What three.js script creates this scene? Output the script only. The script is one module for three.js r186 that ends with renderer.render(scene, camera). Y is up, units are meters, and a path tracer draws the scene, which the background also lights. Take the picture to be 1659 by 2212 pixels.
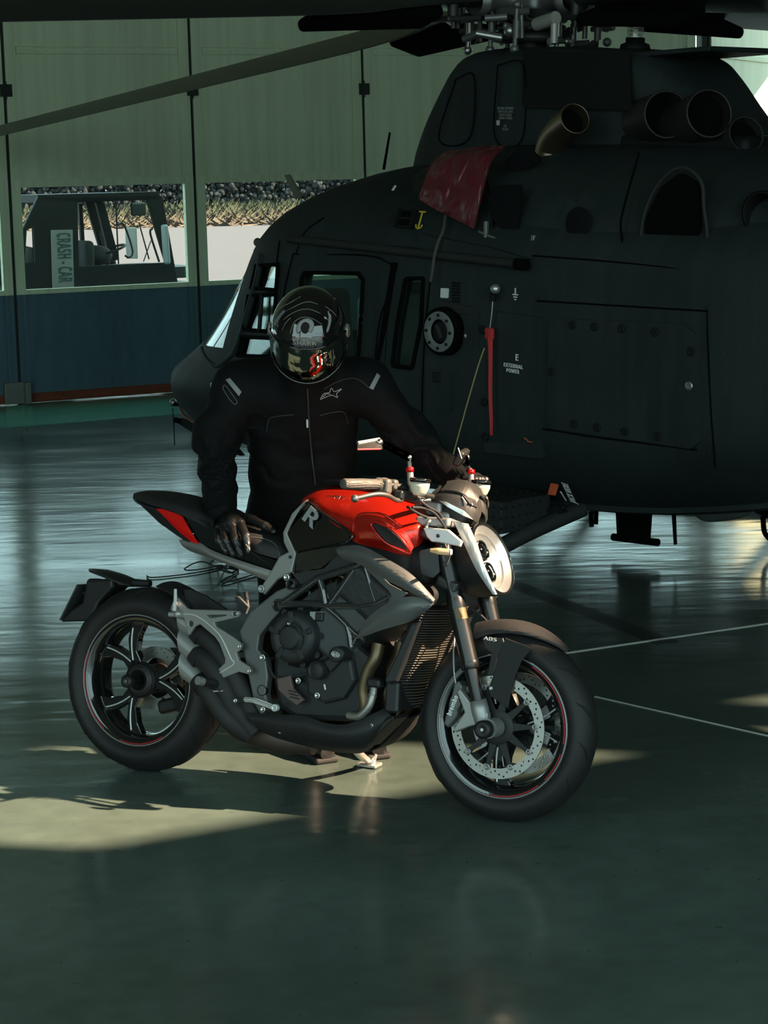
import * as THREE from 'three';
import { mergeGeometries, mergeVertices, toCreasedNormals } from 'three/addons/utils/BufferGeometryUtils.js';
import { RoundedBoxGeometry } from 'three/addons/geometries/RoundedBoxGeometry.js';
import { TextGeometry } from 'three/addons/geometries/TextGeometry.js';
import { FontLoader } from 'three/addons/loaders/FontLoader.js';
import { MarchingCubes } from 'three/addons/objects/MarchingCubes.js';

// ---------------------------------------------------------------- camera, sky, sun, exposure
const scene = new THREE.Scene();
const camera = new THREE.PerspectiveCamera(26.805, 1659 / 2212, 0.1, 600);
camera.position.set(0, 1.988, 0);
camera.quaternion.setFromRotationMatrix(new THREE.Matrix4().makeBasis(   // pitched 8.8 degrees down, rolled 1.5 degrees
  new THREE.Vector3(0.999671, -0.025345, 0.003937), new THREE.Vector3(0.025649, 0.987826, -0.153431), new THREE.Vector3(0, 0.153482, 0.988152)));
const renderer = new THREE.WebGLRenderer();
renderer.toneMapping = THREE.LinearToneMapping;
renderer.toneMappingExposure = 2.65;
renderer.shadowMap.enabled = true;
scene.background = new THREE.Color(0.64, 0.90, 0.92);
scene.backgroundIntensity = 1.2;
const sun = new THREE.DirectionalLight(new THREE.Color(1, 0.70, 0.47), 10);
sun.position.set(0.7749, 0.6018, 0.1932).multiplyScalar(60);
sun.target.position.set(0, 0, 0);
sun.castShadow = true;
sun.shadow.radius = 1;
sun.shadow.mapSize.set(4096, 4096);
Object.assign(sun.shadow.camera, { left: -40, right: 40, top: 40, bottom: -40, near: 1, far: 160 });
scene.add(sun, sun.target);

// ---------------------------------------------------------------- helpers
const V = (x, y, z) => new THREE.Vector3(x, y, z);
const PI = Math.PI;
function rng(seed) { let s = seed >>> 0; return () => { s = (s + 0x6D2B79F5) >>> 0; let t = Math.imul(s ^ (s >>> 15), 1 | s); t = (t + Math.imul(t ^ (t >>> 7), 61 | t)) ^ t; return ((t ^ (t >>> 14)) >>> 0) / 4294967296; }; }
const used = {};
function numbered(n) { used[n] = (used[n] ?? -1) + 1; return used[n] ? n + '_' + String(used[n]).padStart(3, '0') : n; }
function add(name, geometry, m, parent = scene) {
  const o = new THREE.Mesh(geometry, m); o.name = parent === scene ? numbered(name) : name;
  o.castShadow = o.receiveShadow = true; parent.add(o); return o;
}
function group(name, parent = scene) { const g = new THREE.Group(); g.name = parent === scene ? numbered(name) : name; parent.add(g); return g; }
function tag(o, label, category, grp, kind) { o.userData.label = label; if (category) o.userData.category = category; if (grp) o.userData.group = grp; if (kind) o.userData.kind = kind; return o; }
function structure(o, label, category = 'building') { return tag(o, label, category, null, 'structure'); }
function mat(r, g, b, rough = 0.6, metal = 0, more = {}) {
  const m = new THREE.MeshPhysicalMaterial({ roughness: rough, metalness: metal, ...more }); m.color.setRGB(r, g, b); return m;
}
function join(list) {
  return mergeGeometries(list.map((g) => { let q = g.index ? g.toNonIndexed() : g; if (!q.attributes.uv) q.setAttribute('uv', new THREE.BufferAttribute(new Float32Array(q.attributes.position.count * 2), 2)); for (const k of Object.keys(q.attributes)) if (!['position', 'normal', 'uv'].includes(k)) q.deleteAttribute(k); q.morphAttributes = {}; return q; }));
}
const box = (w, h, d, x = 0, y = 0, z = 0, rx = 0, ry = 0, rz = 0) => new THREE.BoxGeometry(w, h, d).rotateX(rx).rotateY(ry).rotateZ(rz).translate(x, y, z);
const rbox = (w, h, d, r, x = 0, y = 0, z = 0, rx = 0, ry = 0, rz = 0) => new RoundedBoxGeometry(w, h, d, 2, Math.min(r, w / 2.01, h / 2.01, d / 2.01)).rotateX(rx).rotateY(ry).rotateZ(rz).translate(x, y, z);
// cylinder between two points
function rod(a, b, r0, r1 = r0, seg = 16, open = false) {
  const A = V(...a), B = V(...b), L = A.distanceTo(B), g = new THREE.CylinderGeometry(r1, r0, L, seg, 1, open).translate(0, L / 2, 0);
  return g.applyQuaternion(new THREE.Quaternion().setFromUnitVectors(V(0, 1, 0), B.sub(A).normalize())).translate(...a);
}
// a lathed profile [[radius, along]...] set along the line from a towards b
function turned(a, b, profile, seg = 32) {
  const A = V(...a), B = V(...b), g = new THREE.LatheGeometry(profile.map((p) => new THREE.Vector2(p[0], p[1])), seg);
  return g.applyQuaternion(new THREE.Quaternion().setFromUnitVectors(V(0, 1, 0), B.sub(A).normalize())).translate(...a);
}
function tube(points, r, seg = 0, round = 10, tension = 0.5) {
  const c = new THREE.CatmullRomCurve3(points.map((p) => V(...p)), false, 'catmullrom', tension);
  return new THREE.TubeGeometry(c, seg || points.length * 6, r, round, false);
}
// a tube of changing radius with closed ends: points [x, y, z, r]
function taper(points, per = 8, round = 14) {
  const c = new THREE.CatmullRomCurve3(points.map((p) => V(p[0], p[1], p[2]))), n = (points.length - 1) * per, f = c.computeFrenetFrames(n, false), pos = [], idx = [], uv = [];
  for (let i = 0; i <= n; i++) {
    const t = i / n, k = t * (points.length - 1), k0 = Math.min(points.length - 2, Math.floor(k)), s = k - k0, q = s * s * (3 - 2 * s), r = points[k0][3] * (1 - q) + points[k0 + 1][3] * q, p = c.getPoint(t);
    for (let j = 0; j <= round; j++) { const a = j / round * 2 * PI, d = f.normals[i].clone().multiplyScalar(Math.cos(a) * r).addScaledVector(f.binormals[i], Math.sin(a) * r); pos.push(p.x + d.x, p.y + d.y, p.z + d.z); uv.push(t, j / round); }
  }
  for (let i = 0; i < n; i++) for (let j = 0; j < round; j++) { const a = i * (round + 1) + j, b = a + round + 1; idx.push(a, a + 1, b, b, a + 1, b + 1); }
  for (const [i, s] of [[0, 1], [n, -1]]) { const p = c.getPoint(i / n), k = pos.length / 3; pos.push(p.x, p.y, p.z); uv.push(0, 0); for (let j = 0; j < round; j++) { const a = i * (round + 1) + j; s > 0 ? idx.push(k, a + 1, a) : idx.push(k, a, a + 1); } }
  const g = new THREE.BufferGeometry(); g.setAttribute('position', new THREE.Float32BufferAttribute(pos, 3)); g.setAttribute('uv', new THREE.Float32BufferAttribute(uv, 2)); g.setIndex(idx); g.computeVertexNormals(); return toCreasedNormals(g, 0.9);
}
function shapeOf(points, smooth = false, holes = []) {
  const s = new THREE.Shape();
  const path = (p, pts, sm) => { if (sm) { const c = new THREE.CatmullRomCurve3(pts.map((q) => V(q[0], q[1], 0)), true, 'catmullrom', 0.5).getPoints(pts.length * 6); c.forEach((q, i) => (i ? p.lineTo(q.x, q.y) : p.moveTo(q.x, q.y))); } else pts.forEach((q, i) => (i ? p.lineTo(q[0], q[1]) : p.moveTo(q[0], q[1]))); p.closePath(); return p; };
  path(s, points, smooth);
  for (const h of holes) s.holes.push(path(new THREE.Path(), h, h.smooth ?? false));
  return s;
}
// a plate in the local x-y plane from z0 to z1 with bevelled edges
function plate(points, z0, z1, bevel = 0.003, smooth = false, holes = []) {
  const lo = Math.min(z0, z1), t = Math.abs(z1 - z0), b = Math.min(bevel, t * 0.45);
  return new THREE.ExtrudeGeometry(shapeOf(points, smooth, holes), { depth: t - 2 * b, bevelEnabled: b > 0, bevelThickness: b, bevelSize: b, bevelOffset: -b, bevelSegments: 2, curveSegments: 10 }).translate(0, 0, lo + b);
}
const circle = (x, y, r, n = 20) => Array.from({ length: n }, (_, i) => [x + r * Math.cos(i / n * 2 * PI), y + r * Math.sin(i / n * 2 * PI)]);
const cr = (p0, p1, p2, p3, t) => 0.5 * (2 * p1 + (p2 - p0) * t + (2 * p0 - 5 * p1 + 4 * p2 - p3) * t * t + (3 * p1 - p0 - 3 * p2 + p3) * t * t * t);
function resample(row, n, closed = false) {   // Catmull-Rom through a row of points
  const m = row.length, out = [], at = (i) => (closed ? row[(i + m) % m] : row[i < 0 ? 0 : i >= m ? m - 1 : i]);
  const span = closed ? m : m - 1;
  for (let i = 0; i <= n; i++) { const k = i / n * span, a = Math.min(span - 1, Math.floor(k)), t = k - a; out.push([0, 1, 2].map((c) => cr(at(a - 1)[c], at(a)[c], at(a + 1)[c], at(a + 2)[c], t))); }
  return out;
}
// a smooth surface through a grid of points: rows of equal length; thick > 0 gives it a back and rims
function patch(rows, nu, nv, thick = 0, closed = false) {
  const R = rows.map((r) => resample(r, nv, closed)), cols = [];
  for (let j = 0; j <= nv; j++) cols.push(resample(R.map((r) => r[j]), nu));
  const pos = [], uv = [], idx = [], id = (i, j) => i * (nv + 1) + j;
  for (let i = 0; i <= nu; i++) for (let j = 0; j <= nv; j++) { pos.push(...cols[j][i]); uv.push(j / nv, i / nu); }
  for (let i = 0; i < nu; i++) for (let j = 0; j < nv; j++) { const a = id(i, j), b = id(i, j + 1), c = id(i + 1, j), d = id(i + 1, j + 1); idx.push(a, b, c, b, d, c); }
  let g = new THREE.BufferGeometry(); g.setAttribute('position', new THREE.Float32BufferAttribute(pos, 3)); g.setAttribute('uv', new THREE.Float32BufferAttribute(uv, 2)); g.setIndex(idx); g.computeVertexNormals();
  if (!thick) return g;
  const n = g.attributes.normal.array, N = pos.length / 3, p2 = pos.slice(), uv2 = uv.concat(uv), ix = idx.slice();
  for (let i = 0; i < N * 3; i++) p2.push(pos[i] - n[i] * thick);
  for (let k = 0; k < idx.length; k += 3) ix.push(idx[k] + N, idx[k + 2] + N, idx[k + 1] + N);
  const rim = (a, b) => ix.push(a, a + N, b, b, a + N, b + N);
  for (let j = 0; j < nv; j++) { rim(id(0, j + 1), id(0, j)); rim(id(nu, j), id(nu, j + 1)); }
  if (!closed) for (let i = 0; i < nu; i++) { rim(id(i, 0), id(i + 1, 0)); rim(id(i + 1, nv), id(i, nv)); }
  g = new THREE.BufferGeometry(); g.setAttribute('position', new THREE.Float32BufferAttribute(p2, 3)); g.setAttribute('uv', new THREE.Float32BufferAttribute(uv2, 2)); g.setIndex(ix); g.computeVertexNormals();
  return toCreasedNormals(g, 0.7);
}
const mirror = (p) => [p[0], p[1], -p[2]];
// sections given for the right half, from the lower edge to the crown; mirrored to the left
const whole = (rows) => rows.map((r) => r.concat(r.slice(0, -1).reverse().map(mirror)));
const flipZ = (g) => { const q = (g.index ? g.toNonIndexed() : g.clone()).scale(1, 1, -1), p = q.attributes; for (const k of Object.keys(p)) { const a = p[k].array, s = p[k].itemSize; for (let i = 0; i < a.length; i += 3 * s) for (let c = 0; c < s; c++) { const t = a[i + s + c]; a[i + s + c] = a[i + 2 * s + c]; a[i + 2 * s + c] = t; } } return q; };
// value noise
const hash = (x, y, s = 0) => { let h = Math.imul(x | 0, 374761393) + Math.imul(y | 0, 668265263) + Math.imul(s | 0, 974634777); h = Math.imul(h ^ (h >>> 13), 1274126177); return ((h ^ (h >>> 16)) >>> 0) / 4294967296; };
function noise2(x, y, px = 1e9, py = 1e9, s = 0) {
  const x0 = Math.floor(x), y0 = Math.floor(y), u = x - x0, v = y - y0, a = u * u * (3 - 2 * u), b = v * v * (3 - 2 * v), m = (i, p) => ((i % p) + p) % p;
  const h = (i, j) => hash(m(i, px), m(j, py), s);
  return (h(x0, y0) * (1 - a) + h(x0 + 1, y0) * a) * (1 - b) + (h(x0, y0 + 1) * (1 - a) + h(x0 + 1, y0 + 1) * a) * b;
}
function fbm(x, y, px, py, oct = 4, s = 0) { let v = 0, a = 0.5, t = 0; for (let i = 0; i < oct; i++) { v += a * noise2(x, y, px, py, s + i); t += a; a *= 0.5; x *= 2; y *= 2; px *= 2; py *= 2; } return v / t; }
function texture(w, h, f, srgb = false, repeat = 1) {   // f(u, v) -> grey or [r, g, b], 0..1
  const d = new Uint8Array(w * h * 4);
  for (let j = 0; j < h; j++) for (let i = 0; i < w; i++) { const c = f((i + 0.5) / w, (j + 0.5) / h, i, j), k = (j * w + i) * 4; for (let n = 0; n < 3; n++) d[k + n] = Math.max(0, Math.min(255, 255 * (c.length ? c[n] : c))); d[k + 3] = 255; }
  return finish(new THREE.DataTexture(d, w, h), srgb, repeat);
}
function finish(t, srgb, repeat = 1) { t.magFilter = THREE.LinearFilter; t.minFilter = THREE.LinearMipmapLinearFilter; t.wrapS = t.wrapT = THREE.RepeatWrapping; t.repeat.set(repeat, repeat); if (srgb) t.colorSpace = THREE.SRGBColorSpace; t.needsUpdate = true; return t; }
const fontBold = await new FontLoader().loadAsync('fonts/droid/droid_sans_bold.typeface.json');
const fontSans = await new FontLoader().loadAsync('fonts/droid/droid_sans_regular.typeface.json');
function text(s, size, depth = 0.001, font = fontBold, squeeze = 1) { const g = new TextGeometry(s, { font, size, depth, curveSegments: 3 }); g.computeBoundingBox(); const b = g.boundingBox; return g.translate(-(b.min.x + b.max.x) / 2, -(b.min.y + b.max.y) / 2, 0).scale(squeeze, 1, 1); }
function frame(o, p, x, y, z) { o.position.set(...p); o.quaternion.setFromRotationMatrix(new THREE.Matrix4().makeBasis(V(...x), V(...y), V(...z))); return o; }

// openings in the hall, [from, to] along the wall, [low, high]: high windows in the front wall let the sun in, the gates behind the viewer let the sky in
const WINDOWS_FRONT = [[3.85, 6.1, 8.15, 9.75], [6.98, 7.5, 7.6, 8.85], [6.18, 6.7, 7.3, 8.5]];
const GATE_LEFT = [15, 20, 0.02, 7.4], GATE_FRONT = [-12.6, 0.5, 0.02, 5.0];
const VENT_RIGHT = [[0.05, 3.2], [0.05, 4.7], [1.9, 5.25], [1.9, 3.2]];
// ---------------------------------------------------------------- the hangar; its own axes: x along the door front, z into the hall
const HALL = { p: [-3.286, 0, -19.913], x: [0.8855, 0, -0.4646], y: [0, 1, 0], z: [0.4646, 0, 0.8855] };
const inHall = (o) => frame(o, HALL.p, HALL.x, HALL.y, HALL.z);
const U0 = -13, U1 = 11, W1 = 20.4, TOP = 10.4;

// floor: sealed grey screed, scuffed
const rf = rng(5);
const scuffs = new Float32Array(1024 * 1024);
for (let k = 0; k < 900; k++) {
  let x = rf() * 1024, y = rf() * 1024, a = (rf() - 0.5) * 0.7 + (rf() < 0.25 ? rf() * 3 : 0), n = 30 + rf() * 160, w = rf() < 0.15 ? 2 : 1, s = (rf() - 0.45) * 0.8, bend = (rf() - 0.5) * 0.02;
  for (let i = 0; i < n; i++) { x += Math.cos(a); y += Math.sin(a); a += bend; for (let q = 0; q < w; q++) scuffs[((Math.floor(y + q) & 1023) << 10) + (Math.floor(x) & 1023)] += s * Math.sin(PI * i / n); }
}
const floorColor = texture(1024, 1024, (u, v, i, j) => {
  const m = fbm(u * 6, v * 6, 6, 6, 5, 1), f = fbm(u * 90, v * 90, 90, 90, 2, 9), s = scuffs[(j << 10) + i];
  const spot = noise2(u * 300, v * 300, 300, 300, 4) > 0.985 ? -0.16 : 0;
  const b = 0.50 + (m - 0.5) * 0.2 + (f - 0.5) * 0.06 + s * 0.05 + spot;
  return [b * 0.99, b * 1.0, b * 0.94];
}, true, 1 / 5);
const floorRough = texture(1024, 1024, (u, v, i, j) => { const m = fbm(u * 4, v * 16, 4, 16, 4, 3), s = Math.abs(scuffs[(j << 10) + i]); return 0.175 + (m - 0.5) * 0.14 + s * 0.06; }, false, 1 / 5);
const floorBump = texture(1024, 1024, (u, v, i, j) => { const m = fbm(u * 7, v * 26, 7, 26, 4, 21), q = fbm(u * 20, v * 60, 20, 60, 2, 31); return m * 0.7 + q * 0.25 + scuffs[(j << 10) + i] * 0.012; }, false, 1 / 5);
const floorMat = mat(0.335, 0.455, 0.445, 1, 0, { specularIntensity: 0.8, map: floorColor, roughnessMap: floorRough, bumpMap: floorBump, bumpScale: 0.005 });
function flat(x0, x1, z0, z1, y, t = 0.2) {   // slab with uv in metres
  const g = box(x1 - x0, t, z1 - z0, (x0 + x1) / 2, y - t / 2, (z0 + z1) / 2), p = g.attributes.position, uv = g.attributes.uv;
  for (let i = 0; i < p.count; i++) uv.setXY(i, p.getX(i), p.getZ(i));
  return g;
}
{
  const f = add('floor', flat(-17, 14, -33, 12, 0), floorMat); structure(f, 'scuffed grey sealed hangar floor under the motorcycle', 'floor');
  const green = mat(0.04, 0.22, 0.15, 0.4, 0, { roughnessMap: floorRough, bumpMap: floorBump, bumpScale: 0.004 }); green.roughness = 1.2;
  const g = add('trim_1', flat(U0 + 0.2, 7.6, 0.06, 1.83, 0.004, 0.004), green); structure(inHall(g), 'green painted floor strip along the folding doors', 'floor paint');
  const jm = mat(0.5, 0.52, 0.48, 0.7);
  const seam = (a, b, name, w) => { const L = Math.hypot(b[0] - a[0], b[1] - a[1]); const o = add(name, box(L, 0.003, w, L / 2, 0.0015, 0), jm); frame(o, [a[0], 0, a[1]], [(b[0] - a[0]) / L, 0, (b[1] - a[1]) / L], [0, 1, 0], [-(b[1] - a[1]) / L, 0, (b[0] - a[0]) / L]); return o; };
  const [s1, s2, s3, s4] = [[0.747,-8.813],[1.684,-9.303],[0.791,-8.042],[1.34,-7.398]];
  const ext = (a, b, k) => [a[0] + (b[0] - a[0]) * k, a[1] + (b[1] - a[1]) * k];
  structure(seam(s1, ext(s1, s2, 4), 'trim_2', 0.016), 'pale filled joint in the floor behind the front wheel', 'floor joint');
  { // tyre mark: rubber smeared in short bars
    const marks = texture(256, 64, (u, v) => { const e = Math.min(1, Math.min(v, 1 - v) * 6), b = 0.5 + 0.5 * Math.sin(u * 2 * PI * 60 + noise2(u * 30, v * 4, 30, 4) * 6); return Math.min(1, Math.max(0, (0.25 + 0.55 * b * noise2(u * 40, v * 8, 40, 8, 3)) * e * (0.5 + fbm(u * 8, v * 2, 8, 2, 3, 4)))); }, false, 1);
    const [a, b] = [[0.565,-10.537],[1.198,-8.949]], L = Math.hypot(b[0] - a[0], b[1] - a[1]), o = add('trim_5', new THREE.PlaneGeometry(L, 0.13).rotateX(-PI / 2).translate(L / 2, 0.002, 0), mat(0.004, 0.006, 0.006, 0.8, 0, { transparent: true, alphaMap: marks }));
    frame(o, [a[0], 0, a[1]], [(b[0] - a[0]) / L, 0, (b[1] - a[1]) / L], [0, 1, 0], [-(b[1] - a[1]) / L, 0, (b[0] - a[0]) / L]); structure(o, 'dark tyre mark on the floor below the helicopter belly', 'tyre mark');
  }
  structure(seam(s3, ext(s3, s4, 4), 'trim_3', 0.006), 'thin joint in the floor right of the front wheel', 'floor joint');
}

// folding doors
const paintBump = texture(512, 512, (u, v) => fbm(u * 10, v * 10, 10, 10, 5, 8), false, 1);
const stain = (seed, r, g, b, k) => texture(512, 512, (u, v) => { const m = fbm(u * 4, v * 2, 4, 2, 5, seed), d = fbm(u * 40, v * 3, 40, 3, 3, seed + 5), s = noise2(u * 220, v * 220, 220, 220, seed) > 0.985 ? -0.1 : 0; const q = 1 + (m - 0.5) * k + (d - 0.5) * k * 0.6 + s; return [r * q, g * q, b * q]; }, true, 1);
const upperMat = mat(1, 1, 1, 0.55, 0, { map: stain(41, 0.83, 0.88, 0.75, 0.14), bumpMap: paintBump, bumpScale: 0.002 });
const lowerMat = mat(1, 1, 1, 0.5, 0, { map: stain(57, 0.29, 0.40, 0.45, 0.25), bumpMap: paintBump, bumpScale: 0.002 });
const seamMat = mat(0.02, 0.028, 0.022, 0.8), rubber = mat(0.015, 0.018, 0.018, 0.8);
const rustMat = mat(1, 1, 1, 0.75, 0, { map: stain(63, 0.42, 0.22, 0.14, 0.5) });
const galvanised = mat(0.22, 0.24, 0.22, 0.5, 0.6);
const dust = texture(512, 256, (u, v) => { const s = noise2(u * 400, v * 200, 400, 200, 3), m = fbm(u * 12, v * 6, 12, 6, 4, 6); return (s > 0.80 ? 0.3 * (s - 0.8) * 5 : 0) * (0.3 + m) + 0.01 + 0.03 * m; }, false, 1);
const paneMat = mat(0.9, 0.95, 0.95, 0.02, 0, { transmission: 1, thickness: 0, ior: 1.45 });
const dustMat = mat(0.55, 0.6, 0.6, 1, 0, { transparent: true, alphaMap: dust });
function leaf(name, w, label, bracket = true) {   // hinge side at x = 0, 10 cm thick, faces +z
  const d = group(name); structure(d, label, 'door');
  const s = 0.105, wy0 = 1.055, wy1 = 1.985, h = 6.4, t = 0.05;
  add('kick_panel', box(w - 0.03, 0.93, 0.03, w / 2, 0.545, -0.005), lowerMat, d);
  add('kick_stile', box(0.09, 0.93, 0.05, 0.06, 0.545, 0), lowerMat, d); add('kick_stile', box(0.09, 0.93, 0.05, w - 0.06, 0.545, 0), lowerMat, d);
  add('bottom_rail', join([box(w - 0.03, 0.085, 0.055, w / 2, 0.055, 0.0), box(w - 0.03, 0.012, 0.075, w / 2, 0.02, 0.012)]), rustMat, d);
  add('window_frame', plate([[0.015, 1.01], [w - 0.015, 1.01], [w - 0.015, 2.06], [0.015, 2.06]], -0.03, 0.03, 0.003, false, [[[s, wy0], [s, wy1], [w - s, wy1], [w - s, wy0]]]), upperMat, d);
  const p = add('window_pane', box(w - 2 * s + 0.02, wy1 - wy0 + 0.02, 0.004, w / 2, (wy0 + wy1) / 2, -0.018), paneMat, d);
  add('dust_film', new THREE.PlaneGeometry(w - 2 * s, wy1 - wy0).translate(w / 2, (wy0 + wy1) / 2, -0.0155), dustMat, d);
  add('sheet_panel', box(w - 0.24, h - 2.06, 0.025, w / 2, (h + 2.06) / 2, -0.005), upperMat, d);
  for (const x of [0.068, w - 0.068]) add('stile', box(0.105, h - 2.06, 0.05, x, (h + 2.06) / 2, 0), upperMat, d);
  add('stiffening_rib', rbox(w - 0.25, 0.07, 0.03, 0.012, w / 2, 3.22, 0.012), upperMat, d);
  add('door_seal', box(0.03, h, 0.05, 0, h / 2, -0.012), seamMat, d);
  add('hinge', join([box(0.11, 0.11, 0.02, 0.01, 2.86, 0.034), rod([0, 2.78, 0.04], [0, 2.94, 0.04], 0.014, 0.014, 10)]), seamMat, d);
  if (bracket) add('floor_guide', join([rbox(0.2, 0.2, 0.03, 0.006, -0.06, 0.11, 0.05), rbox(0.05, 0.2, 0.12, 0.006, 0.045, 0.11, 0.08), rod([-0.03, 0.12, 0.05], [-0.03, 0.12, 0.075], 0.018, 0.018, 12)]), galvanised, d);
  return d;
}
const hingeAt = (o, u, turn = 0) => { inHall(o); o.position.add(V(...HALL.x).multiplyScalar(u)); o.rotateY(turn); return o; };
for (let k = -7; k < 4; k++) {
  const words = k === 0 ? 'folding door leaf whose window shows the crash vehicle' : k === 1 ? 'folding door leaf beside the helicopter nose with grass in its window' : k === 2 ? 'folding door leaf behind the helicopter roof, right of the thin aerial' : k === 3 ? 'folding door leaf behind the rotor head, next to the bright gap' : k === -1 ? 'folding door leaf at the left edge, only its stile in view' : 'folding door leaf further left along the same door front';
  const L = leaf('door_' + (k + 9), 1.83 * (k === 3 ? 1.2 : 1), words); hingeAt(L, -0.075 + 1.83 * k);
  if (k < -1) L.userData.group = 'door leaves beyond the left edge';
}
const swung = leaf('door_13', 2.4, 'door leaf swung outwards behind the exhausts, right of the bright gap', false); hingeAt(swung, 7.79, 0.6);
{
  const post = add('trim_4', join([box(0.07, 6.4, 0.1, 7.72, 3.2, -0.03)]), seamMat); structure(inHall(post), 'dark door post between the bright gap and the swung leaf', 'door post');
  const lin = add('wall_back', join([box(24.5, TOP - 6.3, 0.3, -1, (TOP + 6.3) / 2, -0.15)]), upperMat); structure(inHall(lin), 'pale upper wall above the folding doors', 'wall');
}
// other walls: right wall with tall windows, left wall, front wall with an open doorway, roof
const wallMat = mat(0.3, 0.33, 0.29, 0.8, 0, { bumpMap: paintBump, bumpScale: 0.003 });
{
  const rect = (w0, w1, y0, y1) => [[w0, y0], [w0, y1], [w1, y1], [w1, y0]];
  const up = (g) => g.applyMatrix4(new THREE.Matrix4().makeBasis(V(0, 0, 1), V(0, 1, 0), V(-1, 0, 0)));   // a plate whose x runs into the hall
  structure(inHall(add('wall_right', up(plate([[0, 0], [W1, 0], [W1, TOP], [0, TOP]], 0, 0.25, 0, false, [VENT_RIGHT])).translate(U1 + 0.25, 0, 0), wallMat)), 'right hangar wall with an opening near the back corner', 'wall');
  structure(inHall(add('wall_left', up(plate([[0, 0], [W1, 0], [W1, TOP], [0, TOP]], 0, 0.25, 0, false, [rect(...GATE_LEFT)])).translate(U0, 0, 0), wallMat)), 'left hangar wall with a wide open gate', 'wall');
  structure(inHall(add('wall_front', plate([[U0, 0], [U1, 0], [U1, TOP], [U0, TOP]], 0, 0.2, 0, false, [...WINDOWS_FRONT, GATE_FRONT].map((r) => rect(...r))).translate(0, 0, W1), wallMat)), 'hangar wall behind the viewer with high windows and a gate', 'wall');
  WINDOWS_FRONT.forEach(([a, b, y0, y1], i) => {
    const w = group('window_' + (i + 1)); inHall(w); structure(w, 'high window in the wall behind the viewer', 'window'); w.userData.group = 'high windows behind the viewer';
    add('frame', join([box(0.03, y1 - y0, 0.08, a, (y0 + y1) / 2, W1), box(0.03, y1 - y0, 0.08, b, (y0 + y1) / 2, W1), box(b - a, 0.03, 0.08, (a + b) / 2, y0, W1), box(b - a, 0.03, 0.08, (a + b) / 2, y1, W1)]), wallMat, w);
  });
  structure(inHall(add('ceiling', box(U1 - U0 + 0.5, 0.25, W1 + 0.5, (U0 + U1) / 2, TOP + 0.125, W1 / 2), wallMat)), 'hangar roof', 'ceiling');
}

// outside: apron, dry grass, hedge
{
  const apronMat = mat(0.078, 0.07, 0.076, 0.95, 0, { bumpMap: floorBump, bumpScale: 0.002 });
  const ap = group('apron'); structure(ap, 'pale sunlit concrete apron outside the windows', 'ground');
  for (const [x0, x1, z0, z1] of [[-200, 200, -160, -33.01], [-200, -17.01, -33, 60], [14.01, 200, -33, 60], [-17, 14, 12.01, 60]]) add('slab', box(x1 - x0, 0.3, z1 - z0, (x0 + x1) / 2, -0.17, (z0 + z1) / 2), apronMat, ap);
  const r = rng(77), blade = (h, w) => { const g = new THREE.BufferGeometry(); g.setAttribute('position', new THREE.Float32BufferAttribute([-w, 0, 0, w, 0, 0, 0.3 * h, h, 0.1], 3)); g.setAttribute('normal', new THREE.Float32BufferAttribute([0, 1, 0.3, 0, 1, 0.3, 0, 1, 0.3], 3)); return g; };
  const tufts = new THREE.InstancedMesh(blade(1, 0.06), mat(1, 1, 1, 1), 16000); tufts.name = 'dry_grass'; const M = new THREE.Matrix4(), Q = new THREE.Quaternion(), C = new THREE.Color();
  for (let i = 0; i < 16000; i++) {
    const d = 100 + r() * 42, x = -46 + r() * 62, far = (d - 100) / 42, n = fbm(x * 0.2 + 50, d * 0.15, 999, 999, 3, 2), h = (0.28 + 0.35 * r()) * (0.6 + far * 0.9);
    M.compose(V(x, -0.03, -d), Q.setFromEuler(new THREE.Euler((r() - 0.5) * 0.8, r() * 6, (r() - 0.5) * 0.8)), V(2.2 + r(), h, 1)); tufts.setMatrixAt(i, M);
    const g = Math.min(1, Math.max(0, far * 1.5 + (n - 0.5) * 1.6)); tufts.setColorAt(i, C.setRGB(0.17 - 0.12 * g, 0.14 - 0.075 * g, 0.10 - 0.07 * g));
  }
  scene.add(tag(tufts, 'dry straw and green grass at the far edge of the apron', 'grass', null, 'stuff'));
  const leafGeo = new THREE.IcosahedronGeometry(0.5, 0), hedge = new THREE.InstancedMesh(leafGeo, mat(1, 1, 1, 1), 40000); hedge.name = 'hedge';
  for (let i = 0; i < 40000; i++) {
    const x = -60 + r() * 80, y = Math.pow(r(), 0.8) * (3.2 + 1.8 * noise2(x * 0.3 + 100, 3)), s = 0.12 + r() * 0.28;
    M.compose(V(x, y, -150 - r() * 4), Q.setFromEuler(new THREE.Euler(r() * 6, r() * 6, r() * 6)), V(s * 1.3, s, s)); hedge.setMatrixAt(i, M);
    const k = 0.5 + 0.7 * r(); hedge.setColorAt(i, C.setRGB(0.026 * k, 0.033 * k, 0.034 * k));
  }
  scene.add(tag(hedge, 'dark hedge of shrubs beyond the grass outside', 'hedge', null, 'stuff'));
}
const COVER_MAT = mat(0.11, 0.014, 0.02, 0.35, 0, { bumpMap: texture(256, 256, (u, v) => { const a = fbm(u * 3, v * 6, 3, 6, 3, 7), b = Math.sin((u * 5 + a * 3) * 3); return 0.5 + 0.4 * b * a; }, false, 1), bumpScale: 0.03 });
const BLADES = [[-0.208, -0.047, 0.977], [-0.972, -0.113, -0.204], [0.972, -0.030, 0.204], [0.208, -0.030, -0.977]];
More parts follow.
